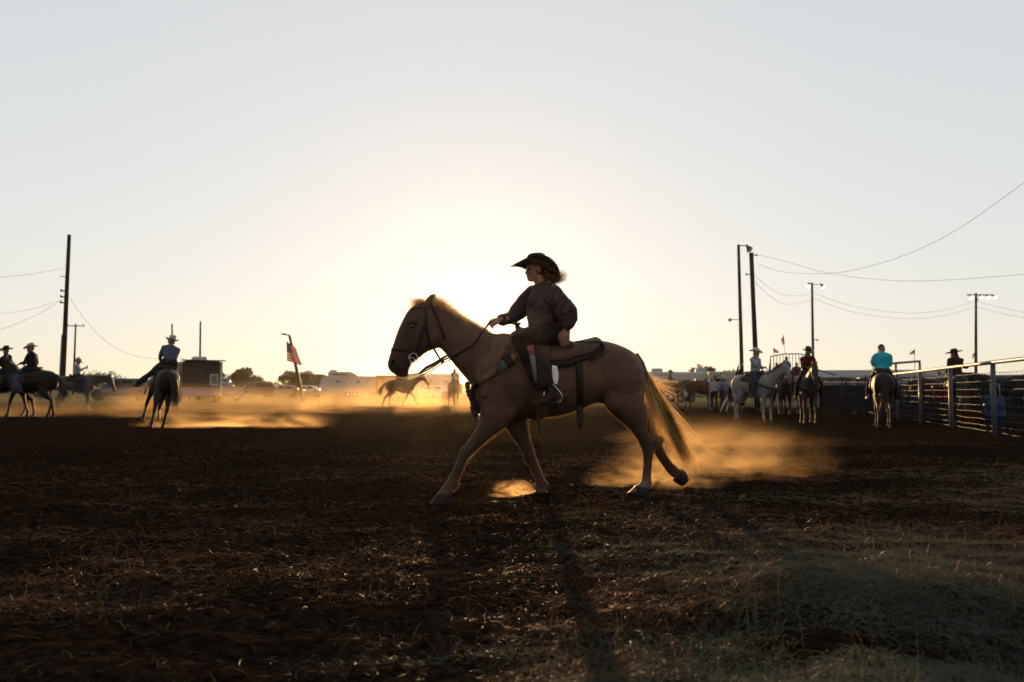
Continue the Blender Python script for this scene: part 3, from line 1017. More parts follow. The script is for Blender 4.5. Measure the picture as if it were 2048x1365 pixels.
def person(name, J, col, label, cat='person', group=None, loc=(0, 0, 0), rz=0.0, vox=0.016, hat=None, hat_m=None, hair=None, sleeves='long',
           skin_m=None, girth=1.1, fist=(True, True), rot=None, boots_m=None, chaps=None, cap_m=None):
    """clothed figure from joint positions (local, forward +x). J: pelvis, waist, chest, neck, head, fwd, up, sh, el, wr, hip, kn, an, toe (pairs L,R)"""
    root = empty(name, loc, rz, label, cat, group, rot)
    V_ = lambda k: Vector(J[k])
    g = girth
    lat = (V_('shL') - V_('shR')).normalized()
    latp = (V_('hipL') - V_('hipR')).normalized()
    M = frame(J['fwd'], J['up'])
    pel, wai, che, nek, hed = V_('pelvis'), V_('waist'), V_('chest'), V_('neck'), V_('head')
    shm = (V_('shL') + V_('shR')) / 2
    def torso_t(b, k, low=True):
        pts = [pel - (wai - pel) * .45, pel, wai, che, shm - (nek - che).normalized() * .01, shm + (nek - shm) * .6]
        rr = [(.15 * g, .115 * g), (.172 * g, .13 * g), (.148 * g, .108 * g), (.178 * g, .122 * g), (.152 * g, .100 * g), (.085, .078)]
        b.tube(pts if low else pts[1:], [(x + k, y + k) for x, y in (rr if low else rr[1:])], 16, side=lat)
        for s in 'LR':
            b.tube([nek - (nek - shm) * .25, (nek + V_('sh' + s)) / 2 - (nek - che).normalized() * .02, V_('sh' + s)], [.058 + k, .066 + k, .05 + k], 10)
            b.ball(V_('sh' + s) - (nek - che).normalized() * .012, (.056 * g + k,) * 3)
    def arm_t(b, s, k, to=1.0):
        a, e, w = V_('sh' + s), V_('el' + s), V_('wr' + s)
        pts = [a, a * .5 + e * .5, e, e * .5 + w * .5, w]
        rr = [.058, .05, .043, .039, .027]
        if to < 1:
            pts, rr = [a, a * .5 + e * .5, a * .08 + e * .92], [.064, .066, .064]
        b.tube(pts, [r * g ** .5 + k for r in rr], 10)
    def leg_t(b, s, k, flare=0.0):
        h, kn, an = V_('hip' + s), V_('kn' + s), V_('an' + s)
        b.tube([h + Vector((0, 0, .03)), h * .55 + kn * .45, kn, kn * .6 + an * .4, an], [r + k for r in (.098 * g, .085 * g, .062, .058 + flare * .5, .040 + flare)], 12)
    b = MB()
    torso_t(b, -.008)
    b.tube([shm - (nek - che).normalized() * .02, nek, hed - M @ Vector((-.005, 0, .05))], [.07, .053, .05], 10)
    add_head(b, hed, M, 1.08)
    for s, fs in zip('LR', fist):
        arm_t(b, s, -.006)
        w = V_('wr' + s); dd = (w - V_('el' + s)).normalized()
        if 'hd' + s in J: dd = Vector(J['hd' + s])
        add_hand(b, w, dd, J.get('hn' + s, (0, 0, 1)), 1.0, 0.7, fs, s == 'R')
        leg_t(b, s, -.012)
        b.tube([V_('an' + s), V_('toe' + s)], [.035, .03], 8)
    link('body', b.remesh(vox * .8, 2), skin_m or MATS['skin'], root)
    b = MB()
    torso_t(b, .006)
    for s in 'LR':
        arm_t(b, s, .010, 1.0 if sleeves == 'long' else .5)
    link('shirt', wrinkle(b.remesh(vox, 3), .007, 16, len(label)), col[0], root)
    b = MB()
    b.tube([wai * .35 + pel * .65, pel, pel - (wai - pel) * .6], [(.178 * g, .135 * g), (.185 * g, .142 * g), (.15 * g, .125 * g)], 14, side=latp)
    for s in 'LR':
        leg_t(b, s, .010, .02)
    link('jeans', wrinkle(b.remesh(vox, 3), .006, 18, len(label)), col[1], root)
    if chaps:
        for s in 'LR':
            b = MB()
            h, kn, an = V_('hip' + s), V_('kn' + s), V_('an' + s)
            b.tube([h * .8 + kn * .2, kn, kn * .55 + an * .45, an * 1.06 - kn * .06], [(.10, .115), (.085, .10), (.085, .14), (.10, .19)], 14, side=latp)
            b.build('chaps', chaps, root)
    for s in 'LR':
        b = MB()
        an, toe, kn = V_('an' + s), V_('toe' + s), V_('kn' + s)
        f = (toe - an); f.z *= .6
        b.tube([kn * .45 + an * .55, kn * .1 + an * .9, an, an + f * .45 - Vector((0, 0, .012)), toe - Vector((0, 0, .01)), toe + f.normalized() * .045 - Vector((0, 0, .014))],
               [.056, .05, .05, .043, .042, .018], 10)
        back = an - f.normalized() * .045
        b.box(back - Vector((0, 0, .055)), (.05, .05, .05))
        link('boot', b.remesh(max(vox * .8, .012), 2), boots_m or MATS['boot'], root)
    b = MB()
    b.tube([wai * .38 + pel * .62, wai * .3 + pel * .7], [(.183 * g, .14 * g)] * 2, 16, side=latp)
    b.build('belt', MATS['belt'], root)
    hp = hed + M @ Vector((-.012, 0, .062))
    if hat:
        hb = hat_mesh(**hat)
        tilt = M @ Matrix.Rotation(R(J.get('hat_tilt', 4)), 3, 'Y')
        xf = Matrix.Translation(hp) @ tilt.to_4x4()
        ho = hb.build('hat', hat_m, root, xf=xf)
        bd = MB()
        a0, b0 = hat.get('crown', (.105, .085))
        bd.rings([[Vector(((a0 + .003) * math.cos(t), (b0 + .003) * math.sin(t), z)) for t in [2 * math.pi * k / 28 for k in range(28)]] for z in (.006, .03)], cap=False)
        bd.build('hat_band', MATS['band'], ho, xf=xf)
    if cap_m:
        cb = MB()
        cb.rings([[Vector((.103 * f * math.cos(t) , .085 * f * math.sin(t), z)) for t in [2 * math.pi * k / 24 for k in range(24)]] for f, z in ((1.0, -.02), (1.02, .01), (.98, .04), (.82, .068), (.5, .082), (.1, .086))])
        cb.add([Vector((.085, .06, -.012)), Vector((.15, .05, -.022)), Vector((.172, 0, -.024)), Vector((.15, -.05, -.022)), Vector((.085, -.06, -.012)), Vector((.085, 0, -.004)),
                Vector((.15, 0, -.012))], [(0, 1, 6, 5), (1, 2, 6), (2, 3, 6), (3, 4, 5, 6)])
        cb.build('cap', cap_m, root, xf=Matrix.Translation(hp) @ M.to_4x4())
    if hair:
        hm_, ln = hair
        hb = MB()
        hb.ball(hed + M @ Vector((-.03, 0, .03)), (.088, .084, .088), M)
        hb.tube([hed + M @ Vector((-.06, 0, 0)), hed + M @ Vector((-.085, 0, -.08)), hed + M @ Vector((-.085, 0, -.08 - ln * .5)), hed + M @ Vector((-.07, 0, -.08 - ln))], [(.07, .05), (.075, .045), (.07, .035), (.03, .015)], 10, side=M @ Vector((0, 1, 0)))
        link('hair', hb.remesh(.014, 3), hm_, root)
    return root

def rider_J(lean=0.08, side=0.0, twist=0.0, seat=(0.08, 0, 1.56), hands=((.46, .06, 1.72), (.46, -.05, 1.70)), look=(1, 0, -.05), rise=0.0, k=1.0,
            feet=None, knees=None, spread=1.0):
    """joints of a rider astride a 1.5 m horse that faces +x"""
    sx, sy, sz = seat
    pel = Vector((sx, sy, sz + rise))
    upv = Vector((math.sin(lean), -math.sin(side), math.cos(lean) * math.cos(side))).normalized()
    fw = Vector((1, 0, 0)); fw = (fw - upv * fw.dot(upv)).normalized()
    rot = Matrix.Rotation(twist, 3, upv)
    f2 = rot @ fw
    lat = upv.cross(f2).normalized()
    J = dict(pelvis=pel, waist=pel + upv * .15 * k, chest=pel + upv * .34 * k + f2 * .02, neck=pel + upv * .515 * k + f2 * .01)
    shm = pel + upv * .432 * k
    J['shL'], J['shR'] = shm + lat * .168 * k, shm - lat * .168 * k
    lk = Vector(look).normalized()
    J['head'] = J['neck'] + upv * .105 + lk * .035
    J['fwd'] = lk
    J['up'] = (upv * .5 + Vector((0, 0, 1)))
    for s, h, sg in (('L', hands[0], 1), ('R', hands[1], -1)):
        e, w = ik(J['sh' + s], h, .285 * k, .255 * k, Vector((-.5, .5 * sg, -.8)))
        J['el' + s], J['wr' + s] = e, w
        J['hn' + s] = (0, .3 * sg, 1)
    for s, sg in (('L', 1), ('R', -1)):
        J['hip' + s] = pel + Vector((.02, .10 * sg, -.04))
        ank = Vector(feet[0 if sg > 0 else 1]) if feet else Vector((sx + .16, .36 * sg * spread, sz - .72 * k))
        kn, an = ik(J['hip' + s], ank, .43 * k, .43 * k, Vector((1, .55 * sg, .25)))
        if knees: kn = Vector(knees[0 if sg > 0 else 1])
        J['kn' + s], J['an' + s] = kn, an
        J['toe' + s] = an + Vector((.15, .04 * sg, -.03))
    return J

def stand_J(h=1.75, hands=None, look=(1, 0, 0), k=1.0):
    q = h / 1.75
    J = dict(pelvis=Vector((0, 0, .95 * q)), waist=Vector((0, 0, 1.1 * q)), chest=Vector((.02, 0, 1.29 * q)), neck=Vector((.01, 0, 1.48 * q)), head=Vector((.04, 0, 1.6 * q)),
             fwd=Vector(look), up=Vector((0, 0, 1)), shL=Vector((0, .168, 1.385 * q)), shR=Vector((0, -.168, 1.385 * q)))
    for s, sg in (('L', 1), ('R', -1)):
        h_ = Vector(hands[0 if sg > 0 else 1]) if hands else Vector((.06, .27 * sg, .88 * q))
        J['el' + s], J['wr' + s] = ik(J['sh' + s], h_, .285, .255, Vector((-.8, .4 * sg, 0)))
        J['hn' + s] = (0, sg, 0)
        J['hip' + s] = Vector((0, .095 * sg, .91 * q)); J['kn' + s] = Vector((.03, .11 * sg, .50 * q)); J['an' + s] = Vector((-.01, .12 * sg, .09)); J['toe' + s] = Vector((.14, .15 * sg, .045))
    return J

mat('skin', (0.20, 0.11, 0.07), 0.55, scale=20)
mat('boot', (0.022, 0.012, 0.008), 0.5, scale=12)
mat('belt', (0.03, 0.016, 0.01), 0.5, scale=20)
mat('band', (0.02, 0.013, 0.01), 0.6, scale=20)
denim = mat('denim', (0.014, 0.020, 0.040), 0.85, vary=0.3, scale=10, bump=0.2, bscale=120)
denim_d = mat('dark_denim', (0.006, 0.007, 0.012), 0.85, vary=0.3, scale=10, bump=0.2, bscale=120)
felt_b = mat('black_felt', (0.012, 0.009, 0.008), 0.9, vary=0.2, scale=10, sheen=0.25)
felt_w = mat('straw_white', (0.34, 0.30, 0.26), 0.8, scale=14, transl=0.12)
felt_t = mat('tan_felt', (0.20, 0.13, 0.075), 0.85, scale=14)
shirt_black = mat('black_shirt', (0.006, 0.0055, 0.007), 0.85, vary=.3, scale=6)
shirt_grey = mat('grey_blue_shirt', (0.055, 0.060, 0.08), 0.85, vary=.12, scale=6, bump=.2, bscale=14)
shirt_white = mat('white_shirt', (0.20, 0.185, 0.20), 0.85, vary=.1, scale=6, bump=.2, bscale=14)
shirt_red = mat('red_shirt', (0.05, 0.007, 0.008), 0.8, vary=.3, scale=6)
shirt_turq = mat('turquoise_shirt', (0.022, 0.25, 0.31), 0.8, vary=.12, scale=5, bump=.3, bscale=14)
shirt_blue = mat('blue_shirt', (0.05, 0.08, 0.16), 0.85, vary=.2, scale=6)
hair_br = mat('brown_hair', (0.05, 0.025, 0.012), 0.5, scale=30, transl=.15)
hair_bl = mat('light_hair', (0.25, 0.13, 0.05), 0.5, scale=30, transl=.3)
chap_m = mat('grey_chaps', (0.035, 0.040, 0.055), 0.8, vary=.25, scale=7)

# ------------------------------------------------------------------ generic horse
def rot2(p, c, a):
    """rotate (x,z) about c by a: positive a lifts the front"""
    x, z = p[0] - c[0], p[1] - c[1]
    return (c[0] + x * math.cos(a) - z * math.sin(a), c[1] + x * math.sin(a) + z * math.cos(a))

STAND = dict(fl=(3, 1, 20), fr=(-2, -1, 18), hl=(0, 0, 0, 14), hr=(4, 3, 4, 14))
def horse_gen(name, label, coat, hair_mat, loc, rz, group=None, neck=0.0, head=0.0, neck_yaw=0.0, pose=None, vox=0.024, scale=1.0, points=None, tilt=0.0,
              tail=((-.80, 1.32), (-.98, 1.05), (-.98, .60)), tail_y=0.0, blaze=False, mane_len=.22):
    """horse facing +x. neck/head in degrees (up positive); pose: fore (upper, cannon, pastern), hind (thigh, gaskin, cannon, pastern) swings in degrees, forward positive"""
    pose = {**STAND, **(pose or {})}
    root = empty(name, loc, rz, label, 'horse', group, rot=(tilt, 0, rz))
    root.scale = (scale,) * 3
    b = MB()
    Sy = Vector((0, 1, 0))
    v2 = lambda p, y=0: Vector((p[0], y, p[1]))
    tor_ = [((-.81, 1.30), (-.79, 1.05), .08), ((-.72, 1.41), (-.72, .92), .19), ((-.56, 1.49), (-.56, .88), .26), ((-.34, 1.51), (-.34, .92), .275), ((-.10, 1.46), (-.12, .86), .29),
            ((.14, 1.44), (.12, .80), .295), ((.36, 1.49), (.34, .77), .27), ((.50, 1.52), (.52, .80), .245), ((.62, 1.45), (.68, .88), .21), ((.71, 1.33), (.77, 1.00), .13)]
    b.loft([(v2(t), v2(bb), w, Sy) for t, bb, w in tor_], 18, 3)
    NB = (.55, 1.25)
    na, ha = R(neck), R(head)
    poll = (1.06, 1.90)
    def nk(p, k=1.0): return rot2(p, NB, na * k)
    def hd(p): return rot2(rot2(p, poll, ha), NB, na)
    def yaw(p, k=1.0):
        a = R(neck_yaw) * k
        x, y = p.x - NB[0], p.y
        return Vector((NB[0] + x * math.cos(a) - y * math.sin(a), x * math.sin(a) + y * math.cos(a), p.z))
    def ys(k=1.0):
        a = R(neck_yaw) * k
        return Vector((-math.sin(a), math.cos(a), 0))
    ns = [((.42, 1.51), (.74, .98), .165, 0), ((.62, 1.58), (.82, 1.18), .13, .35), ((.80, 1.70), (.94, 1.38), .098, .65), ((.95, 1.82), (1.05, 1.55), .084, .85), ((1.04, 1.90), (1.14, 1.62), .078, 1)]
    b.loft([(yaw(v2(nk(t, k)), k), yaw(v2(nk(bb, k)), k), w, ys(k)) for t, bb, w, k in ns], 16, 3)
    hs = [((1.03, 1.90), (1.13, 1.63), .07), ((1.10, 1.92), (1.19, 1.60), .092), ((1.19, 1.88), (1.25, 1.56), .098), ((1.28, 1.78), (1.29, 1.53), .085), ((1.37, 1.66), (1.345, 1.48), .066),
          ((1.45, 1.54), (1.40, 1.40), .056), ((1.50, 1.46), (1.43, 1.345), .056), ((1.50, 1.40), (1.455, 1.325), .046), ((1.49, 1.36), (1.465, 1.325), .022)]
    b.loft([(yaw(v2(hd(t))), yaw(v2(hd(bb))), w, ys()) for t, bb, w in hs], 14, 3)
    for sg in (1, -1):
        e0, e1, e2 = [yaw(v2(hd(p), y * sg)) for p, y in (((1.06, 1.90), .05), ((1.075, 1.97), .062), ((1.10, 2.05), .058))]
        b.tube([e0, e1, e2], [.034, .03, .01], 8)
        b.ball(Vector((.56, .16 * sg, 1.12)), (.15, .08, .26), Matrix.Rotation(R(20), 3, 'Y'))
        b.ball(Vector((-.55, .15 * sg, 1.15)), (.20, .12, .28))
    hooves = []
    def limb(pts, rr, ww, y, hoof):
        secs = []
        for i, p in enumerate(pts):
            a = pts[max(i - 1, 0)]; c = pts[min(i + 1, len(pts) - 1)]
            t = Vector((c[0] - a[0], 0, c[1] - a[1])).normalized()
            nrm = Vector((-t.z, 0, t.x))
            secs.append((v2(p, y) + nrm * rr[i], v2(p, y) - nrm * rr[i], ww[i], Sy))
        b.loft(secs, 12, 3, .95)
        hooves.append((pts[-1], hoof, y))
    def step(p, ang, ln):
        return (p[0] + math.sin(ang) * ln, p[1] - math.cos(ang) * ln)
    def mid(a, c, t=.5): return (a[0] * (1 - t) + c[0] * t, a[1] * (1 - t) + c[1] * t)
    for key, y in (('fl', .155), ('fr', -.155)):
        a, c, pst = [R(v) for v in pose[key]]
        el = (.52, .90)
        kn = step(el, a, .415); ft = step(kn, c, .31); pa = step(ft, c + pst, .10)
        sh = (.55, 1.12)
        limb([sh, el, mid(el, kn, .55), kn, mid(kn, ft, .35), mid(kn, ft, .8), ft, pa], [.15, .105, .062, .05, .036, .034, .042, .036], [.09, .08, .056, .047, .034, .032, .038, .036], y, c + pst)
    for key, y in (('hl', .15), ('hr', -.15)):
        th, ga, c, pst = [R(v) for v in pose[key]]
        hip = (-.52, 1.18)
        stf = step(hip, R(28) + th, .33)
        hk = step(stf, R(-42) + ga, .45)
        ft = step(hk, R(2) + c, .385)
        pa = step(ft, c + pst, .10)
        limb([hip, mid(hip, stf, .7), mid(stf, hk, .35), mid(stf, hk, .75), hk, mid(hk, ft, .3), mid(hk, ft, .8), ft, pa], [.22, .17, .12, .068, .062, .042, .036, .044, .036], [.12, .105, .09, .058, .048, .038, .034, .04, .036], y, c + pst)
    me = b.remesh(vox, 3, .45)
    def cf(cc):
        m = np.ones((len(cc), 3))
        mz = np.array(yaw(v2(hd((1.47, 1.38)))))
        k = np.clip(1.15 - np.linalg.norm(cc - mz, axis=1) / .2, 0, 1)[:, None]
        m = m * (1 - .5 * k)
        if points:
            low = np.clip((.62 - cc[:, 2]) / .25, 0, 1)[:, None]
            m = m * (1 - low) + low * np.array(points)[None]
        return m
    paint(me, cf)
    link('body', me, coat, root)
    for (p, ang, y) in hooves:
        hb = MB()
        d = Vector((math.sin(ang), 0, -math.cos(ang))); nrm = Vector((math.cos(ang), 0, math.sin(ang)))
        c0 = v2(p, y) - d * .012
        hb.loft([(c0 + nrm * .046, c0 - nrm * .040, .046, Sy), (c0 + d * .075 + nrm * .075, c0 + d * .06 - nrm * .045, .058, Sy)], 12, 1)
        hb.build('hoof', hoof_m, root)
    for sg in (1, -1):
        MB().ball(yaw(v2(hd((1.225, 1.765)), .088 * sg)), (.02, .014, .018)).build('eye', eye_m, root)
    # mane and tail
    N = 260
    cre = [v2(nk(t, k)) for t, bb, w, k in ns]; cre = np.array([yaw(p, k[3]) for p, k in zip(cre, ns)])
    u = RNG.random(N) * (len(cre) - 1.001); i = u.astype(int); f = (u - i)[:, None]
    p0 = cre[i] * (1 - f) + cre[i + 1] * f + RNG.normal(0, .01, (N, 3))
    sd = np.sign(RNG.random((N, 1)) - .4)
    p1 = p0 + np.array([[-.02, 0, .02]]) + sd * np.array([[0, .10, 0]])
    p2 = p0 + np.array([[-.05, 0, 0]]) + sd * np.array([[0, .12, 0]]) * RNG.uniform(.7, 1.2, (N, 1)) - np.array([[0, 0, 1.0]]) * RNG.uniform(.08, mane_len, (N, 1))
    ribbons_mesh('mane', bez(p0, p1, p2, 5), RNG.uniform(.006, .013, N), hair_mat, root)
    N = 420
    (ax_, az), (bx_, bz), (cx_, cz) = tail
    p0 = np.stack([ax_ + RNG.normal(0, .02, N), RNG.normal(0, .025, N), az + RNG.normal(0, .03, N)], 1)
    p1 = np.stack([bx_ + RNG.normal(0, .03, N), tail_y * .5 + RNG.normal(0, .05, N), bz + RNG.normal(0, .06, N)], 1)
    p2 = np.stack([cx_ + RNG.normal(0, .07, N), tail_y + RNG.normal(0, .07, N), cz + RNG.uniform(-.12, .28, N)], 1)
    ribbons_mesh('tail', bez(p0, p1, p2, 7), RNG.uniform(.006, .014, N), hair_mat, root)
    return root

def saddle_gen(label, loc, rz, group=None, tilt=0.0, scale=1.0, m=None, bundle=False):
    root = empty('saddle', loc, rz, label, 'saddle', group, rot=(tilt, 0, rz))
    root.scale = (scale,) * 3
    m = m or leather
    def arc(x, a0, lift):
        zt, zb, w = 1.46 + .04 * max(0, (x - .1)) + .03 * max(0, -.1 - x), .83, .285
        c, h = (zt + zb) / 2, (zt - zb) / 2
        return Vector((x, (w + lift) * math.sin(a0), c + (h + lift) * math.cos(a0)))
    def sheet(xs, ang, lift, th):
        M_ = 13
        return MB().rings([[arc(x, R(-a + 2 * a * k / (M_ - 1)), lift + th) for k in range(M_)] + [arc(x, R(a - 2 * a * k / (M_ - 1)), lift) for k in range(M_)] for x, a in zip(xs, ang)])
    sheet([-.36, -.3, -.1, .15, .36, .42], [50, 62, 66, 68, 62, 48], .012, .02).build('saddle_pad', MATS['dark_leather'], root)
    sheet([-.32, -.26, -.1, .15, .32, .38], [38, 50, 54, 58, 52, 36], .034, .012).build('skirt', m, root)
    s = MB()
    s.loft([(Vector((.36, 0, 1.60)), Vector((.36, 0, 1.47)), .11, Vector((0, 1, 0))), (Vector((.30, 0, 1.63)), Vector((.30, 0, 1.46)), .16, Vector((0, 1, 0))), (Vector((.2, 0, 1.55)), Vector((.2, 0, 1.46)), .13, Vector((0, 1, 0))),
            (Vector((.0, 0, 1.53)), Vector((0, 0, 1.45)), .15, Vector((0, 1, 0))), (Vector((-.14, 0, 1.58)), Vector((-.14, 0, 1.47)), .19, Vector((0, 1, 0))), (Vector((-.22, 0, 1.62)), Vector((-.2, 0, 1.48)), .16, Vector((0, 1, 0)))], 14, 2)
    s.build('seat', m, root)
    h = MB(); h.tube([(.34, 0, 1.60), (.36, 0, 1.68)], [.025, .02], 8); h.ball((.36, 0, 1.69), (.04, .04, .014), None, 10, 6)
    h.build('horn', m, root)
    for sg in (1, -1):
        f = MB(); f.ribbon([Vector((.12, .29 * sg, 1.38)), Vector((.14, .33 * sg, 1.15)), Vector((.16, .345 * sg, .92))], Vector((0, sg, 0)), [.16, .15, .07], .006)
        f.build('fender', m, root)
        st_ = MB(); st_.tube([(.16, .35 * sg, .93), (.22, .35 * sg, .86), (.22, .35 * sg, .78), (.10, .35 * sg, .78), (.10, .35 * sg, .86), (.16, .35 * sg, .93)], .012, 6)
        st_.build('stirrup', MATS['dark_leather'], root)
    ci = MB()
    pts = [arc(.28, R(a), .008) for a in range(-178, 180, 12)]
    ci.ribbon(pts, [Vector((0, p.y, p.z - 1.14)).normalized() for p in pts], .09, .008)
    ci.build('cinch', MATS['dark_leather'], root)
    if bundle:
        bb = MB()
        rs = random.Random(3)
        for k in range(24):
            bb.ball((rs.uniform(-.22, .35), rs.uniform(-.28, .28), rs.uniform(1.42, 1.72)), (rs.uniform(.05, .1), .06, rs.uniform(.04, .09)), None, 8, 6)
        bb.build('tied_coat', MATS['dark_leather'], root)
    return root
print('builders', time.time() - T_START)
# ------------------------------------------------------------------ the rider on the palomino
RB = P(1105, 690, Y0(1105))
def LR(p): return p - RB
def W(px, py, Y): return LR(P(px, py, Y))
rider = empty('person', RB, 0, 'rider in wide black hat and sheer puffed sleeve blouse holding the reins one-handed', 'person')
skin = mat('rider_skin', (0.24, 0.115, 0.065), 0.5, vary=.12, scale=14, bump=.08, bscale=90)
blouse = mat('plum_blouse', (0.034, 0.019, 0.024), 0.75, color2=(0.062, 0.034, 0.040), scale=5, bump=.5, bscale=22, transl=.12)
sheer = mat('sheer_sleeve', (0.030, 0.018, 0.022), 0.7, color2=(0.10, 0.06, 0.05), scale=26, bump=.6, bscale=30, transl=.35)
jeans_m = mat('brown_chaps', (0.020, 0.011, 0.008), 0.7, vary=.35, scale=9, bump=.4, bscale=26)
FW = -AX                                         # the horse's forward
yh = Y0(1105)
hed = W(1070, 541, yh - .02)
HF = (FW * 0.97 + SIDE * 0.22 + Vector((0, 0, -.10))).normalized()
HM = frame(HF, (0, 0, 1))
pel, wai, che, nek = W(1104, 664, yh), W(1099, 632, yh), W(1093, 602, yh), W(1082, 569, yh)
shN, shF = W(1103, 585, yh - .17), W(1066, 586, yh + .17)
elN, wrN = W(1139, 627, yh - .27), W(1131, 658, yh - .29)
elF, wrF = W(1030, 636, yh + .16), LR(HAND_R) + Vector((.075, 0.03, .005))
lat = (shN - shF).normalized()
b = MB()
b.tube([pel - Vector((0, 0, .06)), pel, wai, che, (shN + shF) / 2, nek], [(.14, .12), (.165, .13), (.13, .11), (.155, .12), (.15, .09), (.06, .06)], 16, side=lat)
b.tube([(shN + shF) / 2, nek, hed - HM @ Vector((.015, 0, .055))], [.065, .052, .049], 12)
add_head(b, hed, HM, .90)
for a, e, w in ((shN, elN, wrN), (shF, elF, wrF)):
    b.tube([a, (a + e) / 2, e, (e + w) / 2, w], [.045, .038, .028, .024, .022], 10)
add_hand(b, wrN, W(1130, 687, yh - .30) - wrN, SIDE + FW * .3, 1.02, 0.35, False, False)
dF = (LR(HAND_R) - wrF)
add_hand(b, wrF, dF + Vector((0, 0, -.015)), Vector((-.2, -.55, .8)), 1.0, 1.0, True, True)
hipN, knN, anN = W(1103, 672, yh - .12), W(1044, 684, yh - .33), W(1103, 786, yh - .39)
hipF, knF, anF = W(1100, 672, yh + .12), W(1040, 676, yh + .33), W(1090, 786, yh + .39)
for h, k, a in ((hipN, knN, anN), (hipF, knF, anF)):
    b.tube([h, (h + k) / 2, k, (k + a) / 2, a], [.09, .08, .06, .052, .036], 12)
link('body', b.remesh(.0048, 2, .4), skin, rider)
# face details
for sg in (1, -1):
    MB().ball(hed + HM @ Vector((.066, .029 * sg, .004)), (.011, .013, .009), HM).build('eye', eye_m, rider)
# blouse with puffed sleeves
b = MB()
b.tube([pel + Vector((0, 0, .03)), W(1096, 646, yh), W(1094, 632, yh), W(1092, 616, yh), W(1090, 602, yh), W(1086, 585, yh), W(1082, 574, yh), W(1080, 568, yh)], [(.185, .17), (.20, .185), (.20, .18), (.20, .17), (.20, .16), (.17, .125), (.10, .09), (.07, .068)], 20, side=lat)
b.ball(shN, (.075,) * 3); b.ball(shF, (.075,) * 3)
b.ball(W(1072, 604, yh - .03), (.08, .12, .10))
b.tube([shF, W(1050, 603, yh + .18), W(1038, 622, yh + .17), W(1022, 637, yh + .14), W(1006, 640, yh + .08), wrF + Vector((-.01, 0, 0))], [.075, .082, .084, .070, .056, .036], 14)
blo = link('blouse', wrinkle(b.remesh(.0085, 3, .45), .008, 19, 1), blouse, rider)
b = MB()
b.tube([shN + Vector((-.01, 0, .01)), W(1112, 597, yh - .22), W(1124, 612, yh - .25), W(1134, 628, yh - .27), W(1138, 642, yh - .28), W(1135, 651, yh - .285), wrN], [.075, .085, .092, .092, .078, .058, .038], 16)
link('sleeve', wrinkle(b.remesh(.0085, 3, .45), .009, 24, 2), sheer, rider)
MB().tube([wrN + (elN - wrN) * .12, wrN + (elN - wrN) * .0], [.036, .034], 14).build('cuff', blouse, rider)
nd = (hed - nek).normalized()
MB().tube([nek - nd * .012, nek + nd * .022], [.066, .060], 18, cap=False).build('collar', blouse, rider)
# trousers / chaps
b = MB()
b.tube([pel + Vector((0, 0, .07)), pel, pel - Vector((0, 0, .09))], [(.175, .145), (.19, .155), (.15, .14)], 16, side=lat)
for h, k, a, fl in ((hipN, knN, anN, 1), (hipF, knF, anF, 1)):
    b.tube([h + Vector((.01, 0, .02)), (h + k) / 2 + Vector((0, 0, .01)), k, k * .7 + a * .3, k * .4 + a * .6, k * .12 + a * .88], [.122, .112, .096, .092, .098, .108], 14)
link('chaps', wrinkle(b.remesh(.0095, 3, .45), .007, 17, 3), jeans_m, rider)
# stitched pink and grey edge down the front of the near chap leg
c0 = [W(1060, 692, 6.76), W(1064, 710, 6.745), W(1068, 735, 6.735), W(1072, 765, 6.735)]
MB().ribbon(c0[:2], SIDE, [.06, .055], .004).build('chap_patch', mat('pink_patch', (0.20, 0.055, 0.05), .7, scale=20), rider)
MB().ribbon(c0[1:], SIDE, [.05, .04, .025], .004).build('chap_edge', mat('grey_edge', (0.14, 0.10, 0.09), .7, scale=20), rider)
# boots
for a, k, s_ in ((anN, knN, 1), (anF, knF, -1)):
    b = MB()
    t = FW * .14 + SIDE * .03 * s_ + Vector((0, 0, -.035))
    b.tube([k * .35 + a * .65, a + (k - a) * .12, a + Vector((0, 0, -.03)), a + t * .5 + Vector((0, 0, -.055)), a + t + Vector((0, 0, -.05)), a + t * 1.35 + Vector((0, 0, -.048))], [.058, .052, .052, .045, .042, .016], 12)
    b.box(a - FW * .045 + Vector((0, 0, -.10)), (.055, .05, .06))
    link('boot', b.remesh(.011, 3), MATS['boot'], rider)
sh_ = MB()
sh_.loft([(W(1104, 731, yh - .50), W(1114, 733, yh - .50), .008, SIDE), (W(1104, 745, yh - .505), W(1117, 747, yh - .505), .010, SIDE), (W(1106, 760, yh - .505), W(1116, 762, yh - .505), .010, SIDE), (W(1109, 769, yh - .505), W(1114, 769, yh - .505), .006, SIDE)], 12, 3)
sh_.build('boot_shaft', mat('white_leather', (0.62, 0.60, 0.58), .5, scale=10), rider)
# hat
hb = hat_mesh(crown=(.102, .086), ch=.128, brim=.124, side_up=.062, dip=.046, crease=0, N=56, dome=True, back=1.7)
tilt = HM @ Matrix.Rotation(R(-17), 3, 'Y') @ Matrix.Rotation(R(6), 3, 'X')
xf = Matrix.Translation(hed + HM @ Vector((-.010, 0, .028))) @ tilt.to_4x4()
ho = hb.build('hat', felt_b, rider, xf=xf)
bd = MB()
bd.rings([[Vector((.104 * math.cos(t), .088 * math.sin(t), z)) for t in [2 * math.pi * k / 32 for k in range(32)]] for z in (.008, .03)], cap=False)
bd.build('hat_band', MATS['band'], ho, xf=xf)
